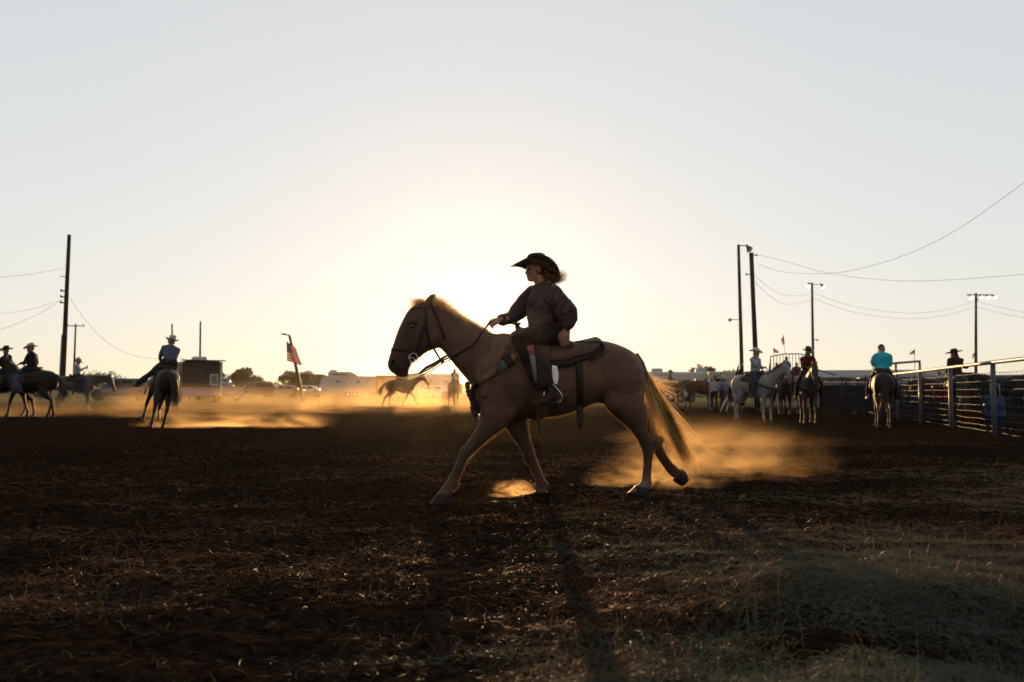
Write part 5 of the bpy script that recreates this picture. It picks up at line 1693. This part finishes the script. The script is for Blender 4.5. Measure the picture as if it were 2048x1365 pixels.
# ================================================================== tubs, buckets, barrels
def tub(name, label, loc, r0, r1, h, m, handle=True, cat='bucket'):
    root = empty(name, loc, 0, label, cat)
    rr = [[Vector((r * math.cos(t), r * math.sin(t), z)) for t in [2 * math.pi * k / 24 for k in range(24)]] for r, z in ((r0 * .9, 0), (r0, .015), (r1, h * .94), (r1 * 1.07, h * .94), (r1 * 1.07, h), (r1 * .95, h), (r0 * .92, .03))]
    MB().rings(rr).build('shell', m, root)
    if handle:
        b_ = MB(); b_.tube(smooth([Vector((-r1, 0, h * .95)), Vector((-r1 * .7, -.02, h * 1.25)), Vector((0, -.02, h * 1.38)), Vector((r1 * .7, -.02, h * 1.25)), Vector((r1, 0, h * .95))], 4), .008, 6); b_.build('handle', steel_d, root)
    return root
red_p, blue_p, blk_p = mat('red_plastic', (.13, .008, .007), .45, vary=.15), mat('blue_plastic', (.006, .022, .06), .4, vary=.15), mat('black_plastic', (.010, .010, .011), .5)
def fence_pt(t, off, z):
    return Vector((FA[0] + FD[0] * t, FA[1] + FD[1] * t, z)) + Vector((FD[1], -FD[0], 0)).normalized() * off
tub('muck_tub', 'large red plastic tub hanging on the wire fence', fence_pt(2.62, .28, .72), .19, .235, .42, red_p)
tub('bucket', 'black bucket hanging on the wire fence by its pale edge', fence_pt(.72, .25, .58), .15, .19, .42, blk_p)
tub('muck_tub', 'red plastic tub standing on the ground behind the fence', gp(1940, 24.0), .20, .27, .44, red_p)
tub('muck_tub', 'lower red tub standing beside the tall blue barrel', gp(1962, 24.4), .20, .25, .34, red_p)
bl = empty('barrel', gp(1988, 23.5), 0, 'tall blue plastic barrel behind the fence post', 'barrel')
MB().rings([[Vector((r * math.cos(t), r * math.sin(t), z)) for t in [2 * math.pi * k / 24 for k in range(24)]] for r, z in ((.24, 0), (.28, .04), (.28, .28), (.295, .30), (.28, .32), (.28, .58), (.295, .60), (.28, .62), (.28, .84), (.25, .88))]).build('shell', blue_p, bl)
for a in (0, 2.2):
    MB().tube([(.13 * math.cos(a), .13 * math.sin(a), .88), (.13 * math.cos(a), .13 * math.sin(a), .91)], .035, 10).build('bung', blk_p, bl)
fr_ = empty('pipe_stand', gp(1990, 23.5) + Vector((0, 0, .91)), R(10), 'small white pipe stand resting on top of the blue barrel', 'stand')
for x in (-.14, .14):
    b_ = MB(); b_.tube([(x * 1.15, 0, 0), (x, 0, .30)], .018, 6); b_.build('leg', white_pipe, fr_)
b_ = MB(); b_.box((0, 0, .31), (.32, .05, .03)); b_.build('crossbar', white_pipe, fr_)
cl = tag(MB().tube([fence_pt(1.60, 0, 1.62) - Vector((0, .07, .02)), fence_pt(1.60, 0, 1.62) + Vector((0, .07, 0))], .055, 10).build('rail_clamp', blk_p), 'black clamp strapped around the pale top rail', 'clamp')
print('place', time.time() - T_START)
# ================================================================== vehicles, trailers, shed, bleacher
glass = mat('car_glass', (.02, .022, .025), .08, spec=.8)
tyre_m = mat('tyre', (.012, .012, .012), .85)
rim_m = mat('wheel_rim', (.35, .35, .36), .35, metal=.8)
def wheel(root, c, r, w=.22):
    t = MB(); rr = []
    for rad, y in ((r * .62, -w / 2), (r * .95, -w / 2), (r, -w * .3), (r, w * .3), (r * .95, w / 2), (r * .62, w / 2)):
        rr.append([Vector((rad * math.cos(a), y, rad * math.sin(a))) + Vector(c) for a in [2 * math.pi * k / 20 for k in range(20)]])
    wh = t.rings(rr).build('wheel', tyre_m, root)
    m = MB(); m.tube([Vector(c) + Vector((0, -w * .52, 0)), Vector(c) + Vector((0, w * .52, 0))], r * .6, 14); m.build('rim', rim_m, wh)
def body_loft(secs, e=.35, n=24):
    b = MB()
    b.loft([((x, 0, zt), (x, 0, zb), w, (0, 1, 0)) for x, zb, zt, w in secs], n, 2, e)
    return b
def car(label, px, Y, rz, paint_c, kind='suv', name='car', cat='car'):
    loc = gp(px, Y); loc.z = max(loc.z, 0)
    root = empty(name, loc, R(rel(px, rz)), label, cat)
    pm = mat('paint_%s' % '_'.join('%02d' % int(v * 99) for v in paint_c), paint_c, .3, vary=.05, coat=.6)
    if kind == 'suv': H1, H2, cab = 1.02, 1.74, (-2.2, -2.0, .75, 1.25)
    elif kind == 'sedan': H1, H2, cab = .92, 1.42, (-1.75, -1.1, .45, 1.15)
    else: H1, H2, cab = 1.10, 1.86, (-.55, -.45, 1.0, 1.5)
    body_loft([(-2.42, .5, H1 - .12, .80), (-2.3, .34, H1, .90), (-1, .32, H1 + .02, .94), (.8, .32, H1 + .02, .94), (1.6, .34, H1 - .04, .92), (2.2, .36, H1 - .14, .88), (2.42, .5, H1 - .3, .78)]).build('body', pm, root)
    c0, c1, c2, c3 = cab
    body_loft([(c0, H1 - .05, H1 + .02, .82), (c1, H1 - .05, H2 - .06, .76), ((c1 + c2) / 2, H1 - .05, H2, .75), (c2 - .1, H1 - .05, H2 - .05, .74), (c3, H1 - .05, H1 + .04, .80)], .3).build('cabin', pm, root)
    zc, hh = (H1 + H2) / 2 + .0, (H2 - H1) * .55
    span = c2 - c1
    nwin = 3 if kind == 'suv' else 2
    for s in (1, -1):
        for k in range(nwin):
            x0 = c1 + .10 + span * k / nwin; x1 = c1 + .02 + span * (k + 1) / nwin
            b = MB(); b.box(((x0 + x1) / 2, .765 * s, zc), (x1 - x0 - .06, .03, hh), Matrix.Rotation(R(-5 * s), 3, 'X')); b.build('side_window', glass, root, False)
        b = MB(); b.ball((1.45, .92 * s, .45), (.42, .06, .42), None, 14, 6); b.ball((-1.45, .92 * s, .45), (.42, .06, .42), None, 14, 6); b.build('wheel_arch', tyre_m, root)
        for x in (1.45, -1.45): wheel(root, (x, .84 * s, .36), .36)
        b = MB(); b.ball((2.33, .66 * s, H1 - .28), (.09, .16, .09), None, 10, 6); b.build('headlight', lamp_off, root)
        b = MB(); b.box((-2.38, .72 * s, H1 - .2), (.08, .14, .28)); b.build('tail_light', mat('tail_red', (.25, .01, .01), .3), root)
        b = MB(); b.ball((c2 + .1, .98 * s, H1 + .08), (.06, .10, .07), None, 8, 6); b.build('mirror', pm, root)
    xm = (c2 - .1 + c3) / 2
    b = MB(); b.box((xm + .03, 0, zc), (.02, 1.30, (H2 - H1) * .9), Matrix.Rotation(R(-math.degrees(math.atan2(c3 - c2 + .1, H2 - H1))), 3, 'Y')); b.build('windscreen', glass, root, False)
    b = MB(); b.box(((c0 + c1) / 2 - .02, 0, zc), (.02, 1.25, (H2 - H1) * .7), Matrix.Rotation(R(math.degrees(math.atan2(c1 - c0, H2 - H1))), 3, 'Y')); b.build('rear_window', glass, root, False)
    for x in (2.42, -2.42):
        b = MB(); b.box((x, 0, .52), (.12, 1.7, .18)); b.build('bumper', mat('bumper', (.08, .08, .085), .5), root, False)
    if kind == 'pickup':
        b = MB(); b.box((-1.5, 0, H1 + .04), (1.7, 1.6, .02)); b.build('bed', tyre_m, root, False)
    return root
WHT, GRY, BLU, DRK, SIL = (.34, .33, .32), (.10, .10, .105), (.03, .04, .085), (.015, .016, .018), (.18, .18, .185)
car('dark blue parked sport utility vehicle beyond the grey horse', 240, 62, 175, BLU, 'suv')
car('silver pickup parked beside the dark brown trailer', 436, 64, 120, SIL, 'pickup', 'pickup_truck', 'truck')
car('dark parked sport utility vehicle in the dusty row of cars', 508, 92, 182, DRK, 'suv')
car('grey sedan parked next to the dark sport utility vehicle', 566, 93, 176, GRY, 'sedan')
car('pale sedan parked before the distant stock trailer', 862, 80, 178, (.5, .46, .40), 'sedan')
car('white sedan parked at the end of the dusty row', 610, 99, 170, WHT, 'sedan')
def trailer(label, px, Y, rz, L_, H_, Wd, m, axles=2, ac=(), win=(), nose=.6, z0=.45, name='trailer', slats=False, roof_m=None, cat='trailer', goose=False, door=False, stripe=None):
    loc = gp(px, Y); loc.z = max(loc.z, 0)
    root = empty(name, loc, R(rel(px, rz)), label, cat)
    h2 = L_ / 2
    secs = [(-h2, z0, H_ - .06, Wd), (-h2 + .1, z0, H_, Wd + .02), (h2 - nose, z0, H_, Wd + .02), (h2, z0 + .05, H_ - (.5 if nose > .4 else .05), Wd * (.8 if nose > .4 else 1))]
    b = MB(); b.loft([((x, 0, zt), (x, 0, zb), w, (0, 1, 0)) for x, zb, zt, w in secs], 24, 1, .18); b.build('body', m, root, False)
    if goose:
        b = MB(); b.loft([((x, 0, zt), (x, 0, zb), w, (0, 1, 0)) for x, zb, zt, w in ((h2 - .1, 1.55, H_ - .25, Wd), (h2 + 1.6, 1.6, H_ - .5, Wd * .95), (h2 + 2.2, 1.65, H_ - 1.1, Wd * .8))], 24, 1, .2); b.build('gooseneck', m, root, False)
    for k in range(axles):
        x = -.2 + (k - (axles - 1) / 2) * .85
        for s in (1, -1): wheel(root, (x, (Wd - .08) * s, .36), .36)
    for s in (1, -1):
        b = MB(); b.box((-.2, (Wd + .03) * s, .78), (1.0 * axles, .06, .06)); b.build('fender', rim_m, root, False)
    for x in ac:
        b = MB(); b.loft([((q, 0, H_ + zt), (q, 0, H_ - .02), .42, (0, 1, 0)) for q, zt in ((x - .5, .22), (x - .42, .32), (x + .42, .32), (x + .5, .2))], 16, 1, .3); b.build('air_conditioner', mat('ac_grey', (.30, .29, .28), .6), root, False)
    for (x, z, w_, h_) in win:
        for s in (1, -1):
            f = MB(); f.box((x, (Wd + .025) * s, z), (w_ + .1, .03, h_ + .1)); fo = f.build('window', rim_m, root, False)
            p = MB(); p.box((x, (Wd + .045) * s, z), (w_, .02, h_)); p.build('pane', glass, fo, False)
    if slats:
        for z in np.arange(1.15, H_ - .25, .22):
            for s in (1, -1):
                b = MB(); b.box((-.2, (Wd + .03) * s, float(z)), (L_ * .8, .03, .10)); b.build('slot', tyre_m, root, False)
    if stripe:
        for s in (1, -1):
            b = MB(); b.box((0, (Wd + .03) * s, stripe[0]), (L_ * .86, .012, stripe[1])); b.build('stripe', mat('trailer_stripe', stripe[2], .5), root, False)
    if door:
        b = MB(); b.box((-h2 - .012, .25, (z0 + H_) / 2), (.03, .75, H_ - z0 - .35)); d_ = b.build('door', m, root, False)
        b = MB(); b.box((-h2 - .045, -.05, (z0 + H_) / 2), (.05, .04, .14)); b.build('handle', rim_m, d_, False)
        for s in (1, -1):
            b = MB(); b.box((-h2 - .02, (Wd - .12) * s, z0 + .25), (.05, .12, .16)); b.build('tail_light', mat('tail_red', (.25, .01, .01), .3), root)
    b = MB(); b.tube([(h2 - .1, 0, .5), (h2 + .9, 0, .5)], .06, 6); b.tube([(h2 + .6, 0, .5), (h2 + .6, 0, .05)], .05, 6); b.build('hitch', steel_d, root)
    return root
brown = mat('brown_panel', (.045, .030, .022), .6, vary=.2)
white_t = mat('trailer_white', (.30, .28, .26), .4, vary=.06)
rust_t = mat('rust_panel', (.16, .08, .035), .7, vary=.3, scale=2)
ct = trailer('dark brown box trailer with air conditioner on its roof', 392, 54, 98, 5.0, 2.78, 1.22, brown, 2, ac=(-.9,), nose=.1, door=False)
for (x, z, w_, h_, m_) in ((0, .78, 2.4, .55, mat('grey_blue_panel', (.13, .12, .16), .6)), (-.02, 1.95, .26, .22, MATS['grey_pipe'])):
    b = MB(); b.box((-2.53, x, z), (.03, w_, h_)); b.build('panel', m_, ct, False)
b = MB(); b.box((-2.54, -.72, 1.55), (.04, .5, .75)); dw = b.build('window', rim_m, ct, False)
b = MB(); b.box((-2.57, -.72, 1.55), (.02, .38, .62)); b.build('pane', glass, dw, False)
b = MB(); b.box((-2.7, 0, 2.80), (.6, 2.7, .06)); b.build('awning', brown, ct, False)
for s in (-1.15,):
    b = MB(); b.box((-2.6, s, 1.6), (.06, .14, 2.2)); b.build('corner_trim', mat('pale_trim', (.40, .34, .26), .5), ct, False)
    b = MB(); b.box((-2.57, s + .35, .9), (.04, .16, .16)); b.build('tail_light', mat('tail_red', (.25, .01, .01), .3), ct, False)
wt_ = trailer('white horse trailer with a raised roof section and row of small windows', 700, 98, 178, 7.0, 2.62, 1.2, white_t, 2, win=((-2.2, 1.9, .5, .35), (-1.0, 1.9, .5, .35), (.3, 1.9, .5, .35), (1.4, 1.9, .5, .35)), nose=.9, goose=False)
b = MB(); b.loft([((x, 0, zt), (x, 0, 2.5), 1.2, (0, 1, 0)) for x, zt in ((-.9, 2.7), (-.1, 3.12), (2.4, 3.15), (2.6, 3.1))], 24, 1, .2); b.build('raised_roof', white_t, wt_, False)
for s in (1, -1):
    b = MB(); b.box((1.2, 1.215 * s, 2.75), (1.9, .02, .14)); b.build('stripe', mat('trailer_stripe', (.06, .05, .05), .5), wt_, False)
b = MB(); b.box((2.0, 0, 3.24), (.8, .8, .22)); b.build('air_conditioner', mat('ac_grey', (.30, .29, .28), .6), wt_, False)
trailer('rusty slatted stock trailer beside the white horse trailer', 790, 97, 180, 4.6, 2.7, 1.1, rust_t, 2, slats=True, nose=.2)
trailer('long pale living quarters trailer glowing in the dust', 856, 96, 180, 7.5, 2.9, 1.25, white_t, 2, win=((-2, 1.9, .8, .5), (0, 1.9, .8, .5)), nose=1.2)
trailer('long white trailer with two roof air conditioners', 1365, 70, 3, 8.5, 2.65, 1.25, white_t, 3, ac=(-2.2, 1.6), win=((-2.5, 1.8, .7, .4), (0, 1.8, .7, .4), (2, 1.8, .7, .4)), nose=1.4)
trailer('rounded pale trailer behind the two men on foot', 1468, 66, 5, 4.2, 2.6, 1.2, mat('trailer_cream', (.22, .20, .17), .4), 2, nose=1.2, win=((0, 1.8, .8, .4),))
trailer('low white trailer far behind the grey horse', 60, 88, 178, 6.0, 2.3, 1.1, white_t, 2, nose=.6)

# long low metal shed
o = gp(1702, 62)
sd = empty('metal_shed', o, R(rel(1702, -2)), 'long low metal shed with a grey roof behind the fence', 'shed')
wall_m = mat('shed_wall', (.17, .14, .135), .6, vary=.1)
for k in range(11):
    b = MB(); b.box((-6.6 + k * 1.2 + .6, 0, 1.1), (1.18, .12, 2.2)); b.build('wall_panel', wall_m, sd, False)
b = MB(); b.add([(-7, -.5, 2.1), (7, -.5, 2.1), (7, 3, 2.75), (-7, 3, 2.75), (-7, -.5, 2.02), (7, -.5, 2.02), (7, 3, 2.67), (-7, 3, 2.67)], [(0, 1, 2, 3), (7, 6, 5, 4), (0, 4, 5, 1), (1, 5, 6, 2), (2, 6, 7, 3), (3, 7, 4, 0)])
b.build('roof', mat('shed_roof', (.16, .15, .15), .6, vary=.15), sd, False)
for k in range(3):
    b = MB(); b.box((-4 + k * 4, -.075, 1.0), (1.6, .04, 1.5)); b.build('door', mat('shed_door', (.10, .085, .08), .6), sd, False)
# raised bleacher with railings and spectators
o = gp(1583, 45)
bs = empty('bleacher', o, R(rel(1583, 0)), 'dark raised bleacher with slanted railings and spectators', 'bleacher')
for k in range(4):
    b = MB(); b.box((0, k * .6, 1.25 + k * .32), (2.3, .34, .05)); b.build('bench', steel_d, bs, False)
    b = MB(); b.box((0, k * .6 - .28, 1.0 + k * .32), (2.3, .26, .04)); b.build('footboard', steel_d, bs, False)
for x in (-1.15, 1.15):
    for y in (-.4, 2.0):
        b = MB(); b.tube([(x, y, 0), (x, y, 3.0 if y > 0 else 2.3)], .04, 6); b.build('post', steel_d, bs)
    b = MB(); b.tube([(x, -.4, 2.3), (x, 2.0, 3.05)], .035, 6); b.build('handrail', steel_d, bs)
    for q in range(9):
        t = q / 8
        b = MB(); b.tube([(x, -.4 + 2.4 * t, 1.0 + 1.0 * t), (x, -.4 + 2.4 * t, 2.3 + .75 * t)], .016, 5); b.build('baluster', steel_d, bs)
b = MB(); b.tube([(-1.15, 2.0, 3.05), (-.4, 2.0, 3.2), (.5, 2.0, 3.2), (1.15, 2.0, 3.0)], .035, 6); b.build('handrail', steel_d, bs)
for q in range(14):
    t = q / 13
    b = MB(); b.tube([(-1.15 + 2.3 * t, 2.0, 1.9), (-1.15 + 2.3 * t, 2.0, 3.05 + .13 * math.sin(t * math.pi))], .018, 5); b.build('baluster', steel_d, bs)
b = MB(); b.tube([(-1.15, -.4, 2.15), (1.15, -.4, 2.35)], .035, 6); b.build('handrail', steel_d, bs)
for q in range(10):
    t = q / 9
    b = MB(); b.tube([(-1.15 + 2.3 * t, -.4, 1.1), (-1.15 + 2.3 * t, -.4, 2.15 + .2 * t)], .014, 5); b.build('baluster', steel_d, bs)
b = MB(); b.tube([(1.15, 0, 2.3), (2.9, 0, 1.7), (4.4, 0, 1.35)], .04, 6); b.build('stair_rail', steel_d, bs)
b = MB(); b.tube([(1.15, 0, 1.9), (2.9, 0, 1.3), (4.4, 0, .95)], .03, 6); b.build('stair_rail', steel_d, bs)
def seated_J(look):
    J = stand_J(1.72, hands=((.32, .12, .78), (.32, -.12, .78)), look=look)
    dz = -.47
    for k_ in list(J):
        if k_ not in ('fwd', 'up', 'hnL', 'hnR') and not k_.startswith(('kn', 'an', 'toe')): J[k_] = Vector(J[k_]) + Vector((0, 0, dz))
    J['elL'], J['wrL'] = ik(J['shL'], Vector((.36, .12, .62)), .285, .255, (-.5, .5, -.5)); J['elR'], J['wrR'] = ik(J['shR'], Vector((.36, -.12, .62)), .285, .255, (-.5, -.5, -.5))
    for s, sg in (('L', 1), ('R', -1)):
        J['kn' + s] = Vector((.42, .13 * sg, .47)); J['an' + s] = Vector((.40, .13 * sg, .08)); J['toe' + s] = Vector((.56, .15 * sg, .04))
    return J
sp_shirts = [shirt_white, shirt_blue, shirt_red, shirt_grey, shirt_black]
sp_lab = ['spectator in pale shirt seated on the dark bleacher', 'spectator in blue shirt seated on the dark bleacher', 'spectator in red shirt seated on the dark bleacher', 'spectator in grey shirt seated on the top bench of the bleacher', 'spectator in black shirt seated low on the dark bleacher']
rzb = R(rel(1583, 0))
for k, (x, row) in enumerate(((-.8, 2), (-.25, 3), (.3, 2), (.8, 3), (-.5, 1))):
    p_ = o + Matrix.Rotation(rzb, 3, 'Z') @ Vector((x, row * .6 + .02, 1.28 + row * .32 - .47))
    person('person', seated_J((.9, .2 * (k - 2), -.1)), (sp_shirts[k], denim_d), sp_lab[k], loc=p_, rz=rzb - R(90), vox=.024, cap_m=shirt_black if k % 2 else None, hair=(hair_br, .05))
# heads of people standing beyond the wire fence
hl_ = ['black cap', 'white hat', 'tan hat', 'black hat']
for k, (px_, Y_) in enumerate(((1848, 38), (1861, 39), (1878, 38), (1891, 40))):
    person('person', stand_J(1.98 if k == 2 else 1.9, look=(1, .3 * (k - 1.5), 0)), (sp_shirts[(k + 1) % 5], denim_d), 'person in %s standing far behind the wire fence' % hl_[k], loc=gp(px_, Y_), rz=R(rel(px_, -80)), vox=.024,
           hat=HAT if k else None, hat_m=[None, felt_w, felt_t, felt_b][k], cap_m=None if k else shirt_black)

# ================================================================== trees
bark = mat('bark', (.035, .025, .018), .9, vary=.3)
leaf_m = mat('tree_leaves', (.035, .04, .014), .7, color2=(.085, .085, .03), scale=.6, transl=.35)
def tree(label, px, Y, h, r, seed, group='trees beyond the parked cars'):
    rs = np.random.default_rng(seed)
    loc = gp(px, Y); loc.z = 0
    root = empty('tree', loc, 0, label, 'tree', group)
    b = MB()
    top = Vector((0, 0, h * .55))
    b.tube([(0, 0, -.3), (0.05, 0, h * .25), top], [.05 * h, .04 * h, .02 * h], 8)
    cl = []
    for k in range(9):
        a = rs.uniform(0, 6.28); q = rs.uniform(.3, 1) * r
        c = np.array([math.cos(a) * q, math.sin(a) * q, h * rs.uniform(.42, .92)])
        cl.append((c, r * rs.uniform(.28, .5)))
        b.tube([(0, 0, h * .3), tuple(c * .6 + np.array([0, 0, h * .1])), tuple(c)], [.022 * h, .014 * h, .006 * h], 6)
    b.build('trunk', bark, root)
    pts = []
    for c, rr in cl:
        n_ = 260
        v = rs.normal(size=(n_, 3)); v /= np.linalg.norm(v, axis=1)[:, None]
        pts.append(c + v * rr * rs.uniform(.45, 1.08, (n_, 1)) * np.array([1, 1, .8]))
    pts = np.concatenate(pts)
    d = rs.normal(size=pts.shape); d /= np.linalg.norm(d, axis=1)[:, None]
    s_ = .045 * h
    paths = np.stack([pts - d * s_, pts, pts + d * s_], 1)
    ribbons_mesh('crown', paths, rs.uniform(.6, 1.2, len(pts)) * s_ * 1.3, leaf_m, root)
for k, (px_, Y_, h, r, lab) in enumerate(((452, 135, 3.6, 3.0, 'low rounded tree just past the silver pickup'), (482, 140, 4.6, 2.2, 'taller dark tree just past the silver pickup'), (428, 150, 3.2, 3.0, 'low bush half hidden by the dark brown trailer'),
        (584, 125, 3.6, 1.6, 'small sparse tree beside the leaning lamp pole'), (602, 130, 3.4, 2.6, 'bushy tree beneath the leaning lamp pole'), (625, 128, 3.4, 2.8, 'bushy tree between the lamp pole and white trailer'), (648, 132, 3.3, 2.2, 'bushy tree half hidden by the white trailer'),
        (520, 150, 3.0, 2.5, 'low bush behind the dark sport utility vehicle'), (1425, 120, 4.4, 3.4, 'hazy tree rising behind the men on foot'), (1330, 170, 4.0, 4.0, 'hazy low tree behind the long white trailer'), (30, 150, 3.6, 3.5, 'low tree behind the far left riders pair'.replace('far left ', '')), (205, 150, 3.4, 3.5, 'low bush behind the blue sport utility vehicle'))):
    tree(lab, px_, Y_, h, r, 40 + k)
# far wood on the horizon, one mass
rs = np.random.default_rng(9)
n_ = 9000
x = rs.uniform(-420, 420, n_); y = rs.uniform(330, 420, n_)
hgt = 2.0 + 4.5 * fbm(x * .03, y * .02, 3, 5)
z = rs.random(n_) ** 1.5 * hgt
pts = np.stack([x, y, z], 1); d = rs.normal(size=pts.shape); d /= np.linalg.norm(d, axis=1)[:, None]
tag(ribbons_mesh('treeline', np.stack([pts - d * .9, pts, pts + d * .9], 1), rs.uniform(1.2, 2.4, n_), leaf_m), 'low far wood along the hazy horizon', None, None, 'stuff')
print('far', time.time() - T_START)
# ================================================================== air: haze and kicked-up dust
hz = MB(); hz.box((0, 520, 6.5), (1960, 1220, 15.0 + 1.6))
hz.v = [Vector((p.x, p.y, -1.2 if p.z < 5 else 14.5)) for p in hz.v]
haze_m = bpy.data.materials.new('haze_air')
haze_m.use_nodes = True
n, l = haze_m.node_tree.nodes, haze_m.node_tree.links
n.remove(n['Principled BSDF'])
pv = n.new('ShaderNodeVolumePrincipled')
pv.inputs['Color'].default_value = (.95, .85, .68, 1)
pv.inputs['Density'].default_value = 0.0001
pv.inputs['Anisotropy'].default_value = 0.9
l.new(pv.outputs[0], n['Material Output'].inputs['Volume'])
haze = hz.build('haze', haze_m, None, False)
tag(haze, 'thin golden evening haze in the air', None, None, 'stuff')

def dust_mat(name, dens, scale, sharp=(.42, .72), sx=(1, 1, 1.6)):
    m = bpy.data.materials.new(name)
    m.use_nodes = True
    n, l = m.node_tree.nodes, m.node_tree.links
    n.remove(n['Principled BSDF'])
    pv = n.new('ShaderNodeVolumePrincipled')
    pv.inputs['Color'].default_value = (.93, .67, .34, 1)
    pv.inputs['Anisotropy'].default_value = 0.6
    tc = n.new('ShaderNodeTexCoord')
    ln = n.new('ShaderNodeVectorMath'); ln.operation = 'LENGTH'
    l.new(tc.outputs['Object'], ln.inputs[0])
    fall = n.new('ShaderNodeMapRange'); fall.interpolation_type = 'SMOOTHSTEP'
    fall.inputs['From Min'].default_value, fall.inputs['From Max'].default_value = 1.0, 0.15
    l.new(ln.outputs['Value'], fall.inputs['Value'])
    geo = n.new('ShaderNodeNewGeometry')
    mp = n.new('ShaderNodeMapping'); mp.inputs['Scale'].default_value = sx
    l.new(geo.outputs['Position'], mp.inputs['Vector'])
    nz = n.new('ShaderNodeTexNoise'); nz.inputs['Scale'].default_value = scale; nz.inputs['Detail'].default_value = 6; nz.inputs['Distortion'].default_value = 1.0
    l.new(mp.outputs[0], nz.inputs['Vector'])
    mr = n.new('ShaderNodeMapRange'); mr.interpolation_type = 'SMOOTHSTEP'
    mr.inputs['From Min'].default_value, mr.inputs['From Max'].default_value = sharp
    l.new(nz.outputs['Fac'], mr.inputs['Value'])
    a = n.new('ShaderNodeMath'); a.operation = 'MULTIPLY'
    l.new(fall.outputs[0], a.inputs[0]); l.new(mr.outputs[0], a.inputs[1])
    c = n.new('ShaderNodeMath'); c.operation = 'MULTIPLY'; c.inputs[1].default_value = dens
    l.new(a.outputs[0], c.inputs[0])
    l.new(c.outputs[0], pv.inputs['Density'])
    l.new(pv.outputs[0], n['Material Output'].inputs['Volume'])
    return m
def dust(label, px, Y, z, half, dens, scale, sharp=(.40, .70), sx=(1, 1, 1.6)):
    b = MB(); b.ball((0, 0, 0), 1.0, None, 20, 12)
    o = b.build('dust_cloud', dust_mat('dust_%d' % len(bpy.data.materials), dens, scale, sharp, sx))
    x = P(px, 790, Y).x
    o.location = (x, Y, z); o.scale = half
    tag(o, label, None, None, 'stuff')
dust('golden dust drifting low across the far side of the arena', 500, 36, 0, (17, 10, 1.5), 0.042, .35, (.40, .68))
dust('thick golden dust around the trotting riderless horse', 860, 47, .0, (9, 7.5, 2.4), 0.068, .35, (.38, .64))
dust('dust streaming low behind the galloping horse', 475, 20.8, -.05, (3.1, 1.2, .62), .85, 1.3, (.42, .62), (.5, 1, 1.6))
dust('dust trailing the walking riders', 120, 27.5, -.1, (6.5, 3.0, .8), .11, .5, (.36, .64), (.6, 1, 1.4))
dust('thin dust before the waiting riders', 1440, 14.5, .0, (2.6, 2.6, .42), .09, .9)
dust('dust kicked up behind the palomino hind hooves', 1440, 9.4, .05, (1.5, 1.3, .72), .36, 2.6, (.38, .70), (.8, 1, 1.3))
dust('dust bursting around the palomino planted hind hoof', 1315, 7.95, .0, (.85, .5, .42), .70, 4.5, (.36, .70))
dust('small puff of dust at the palomino fore hoof', 1032, 7.45, .0, (.30, .18, .18), 2.6, 9.0, (.38, .66))
print('air', time.time() - T_START)
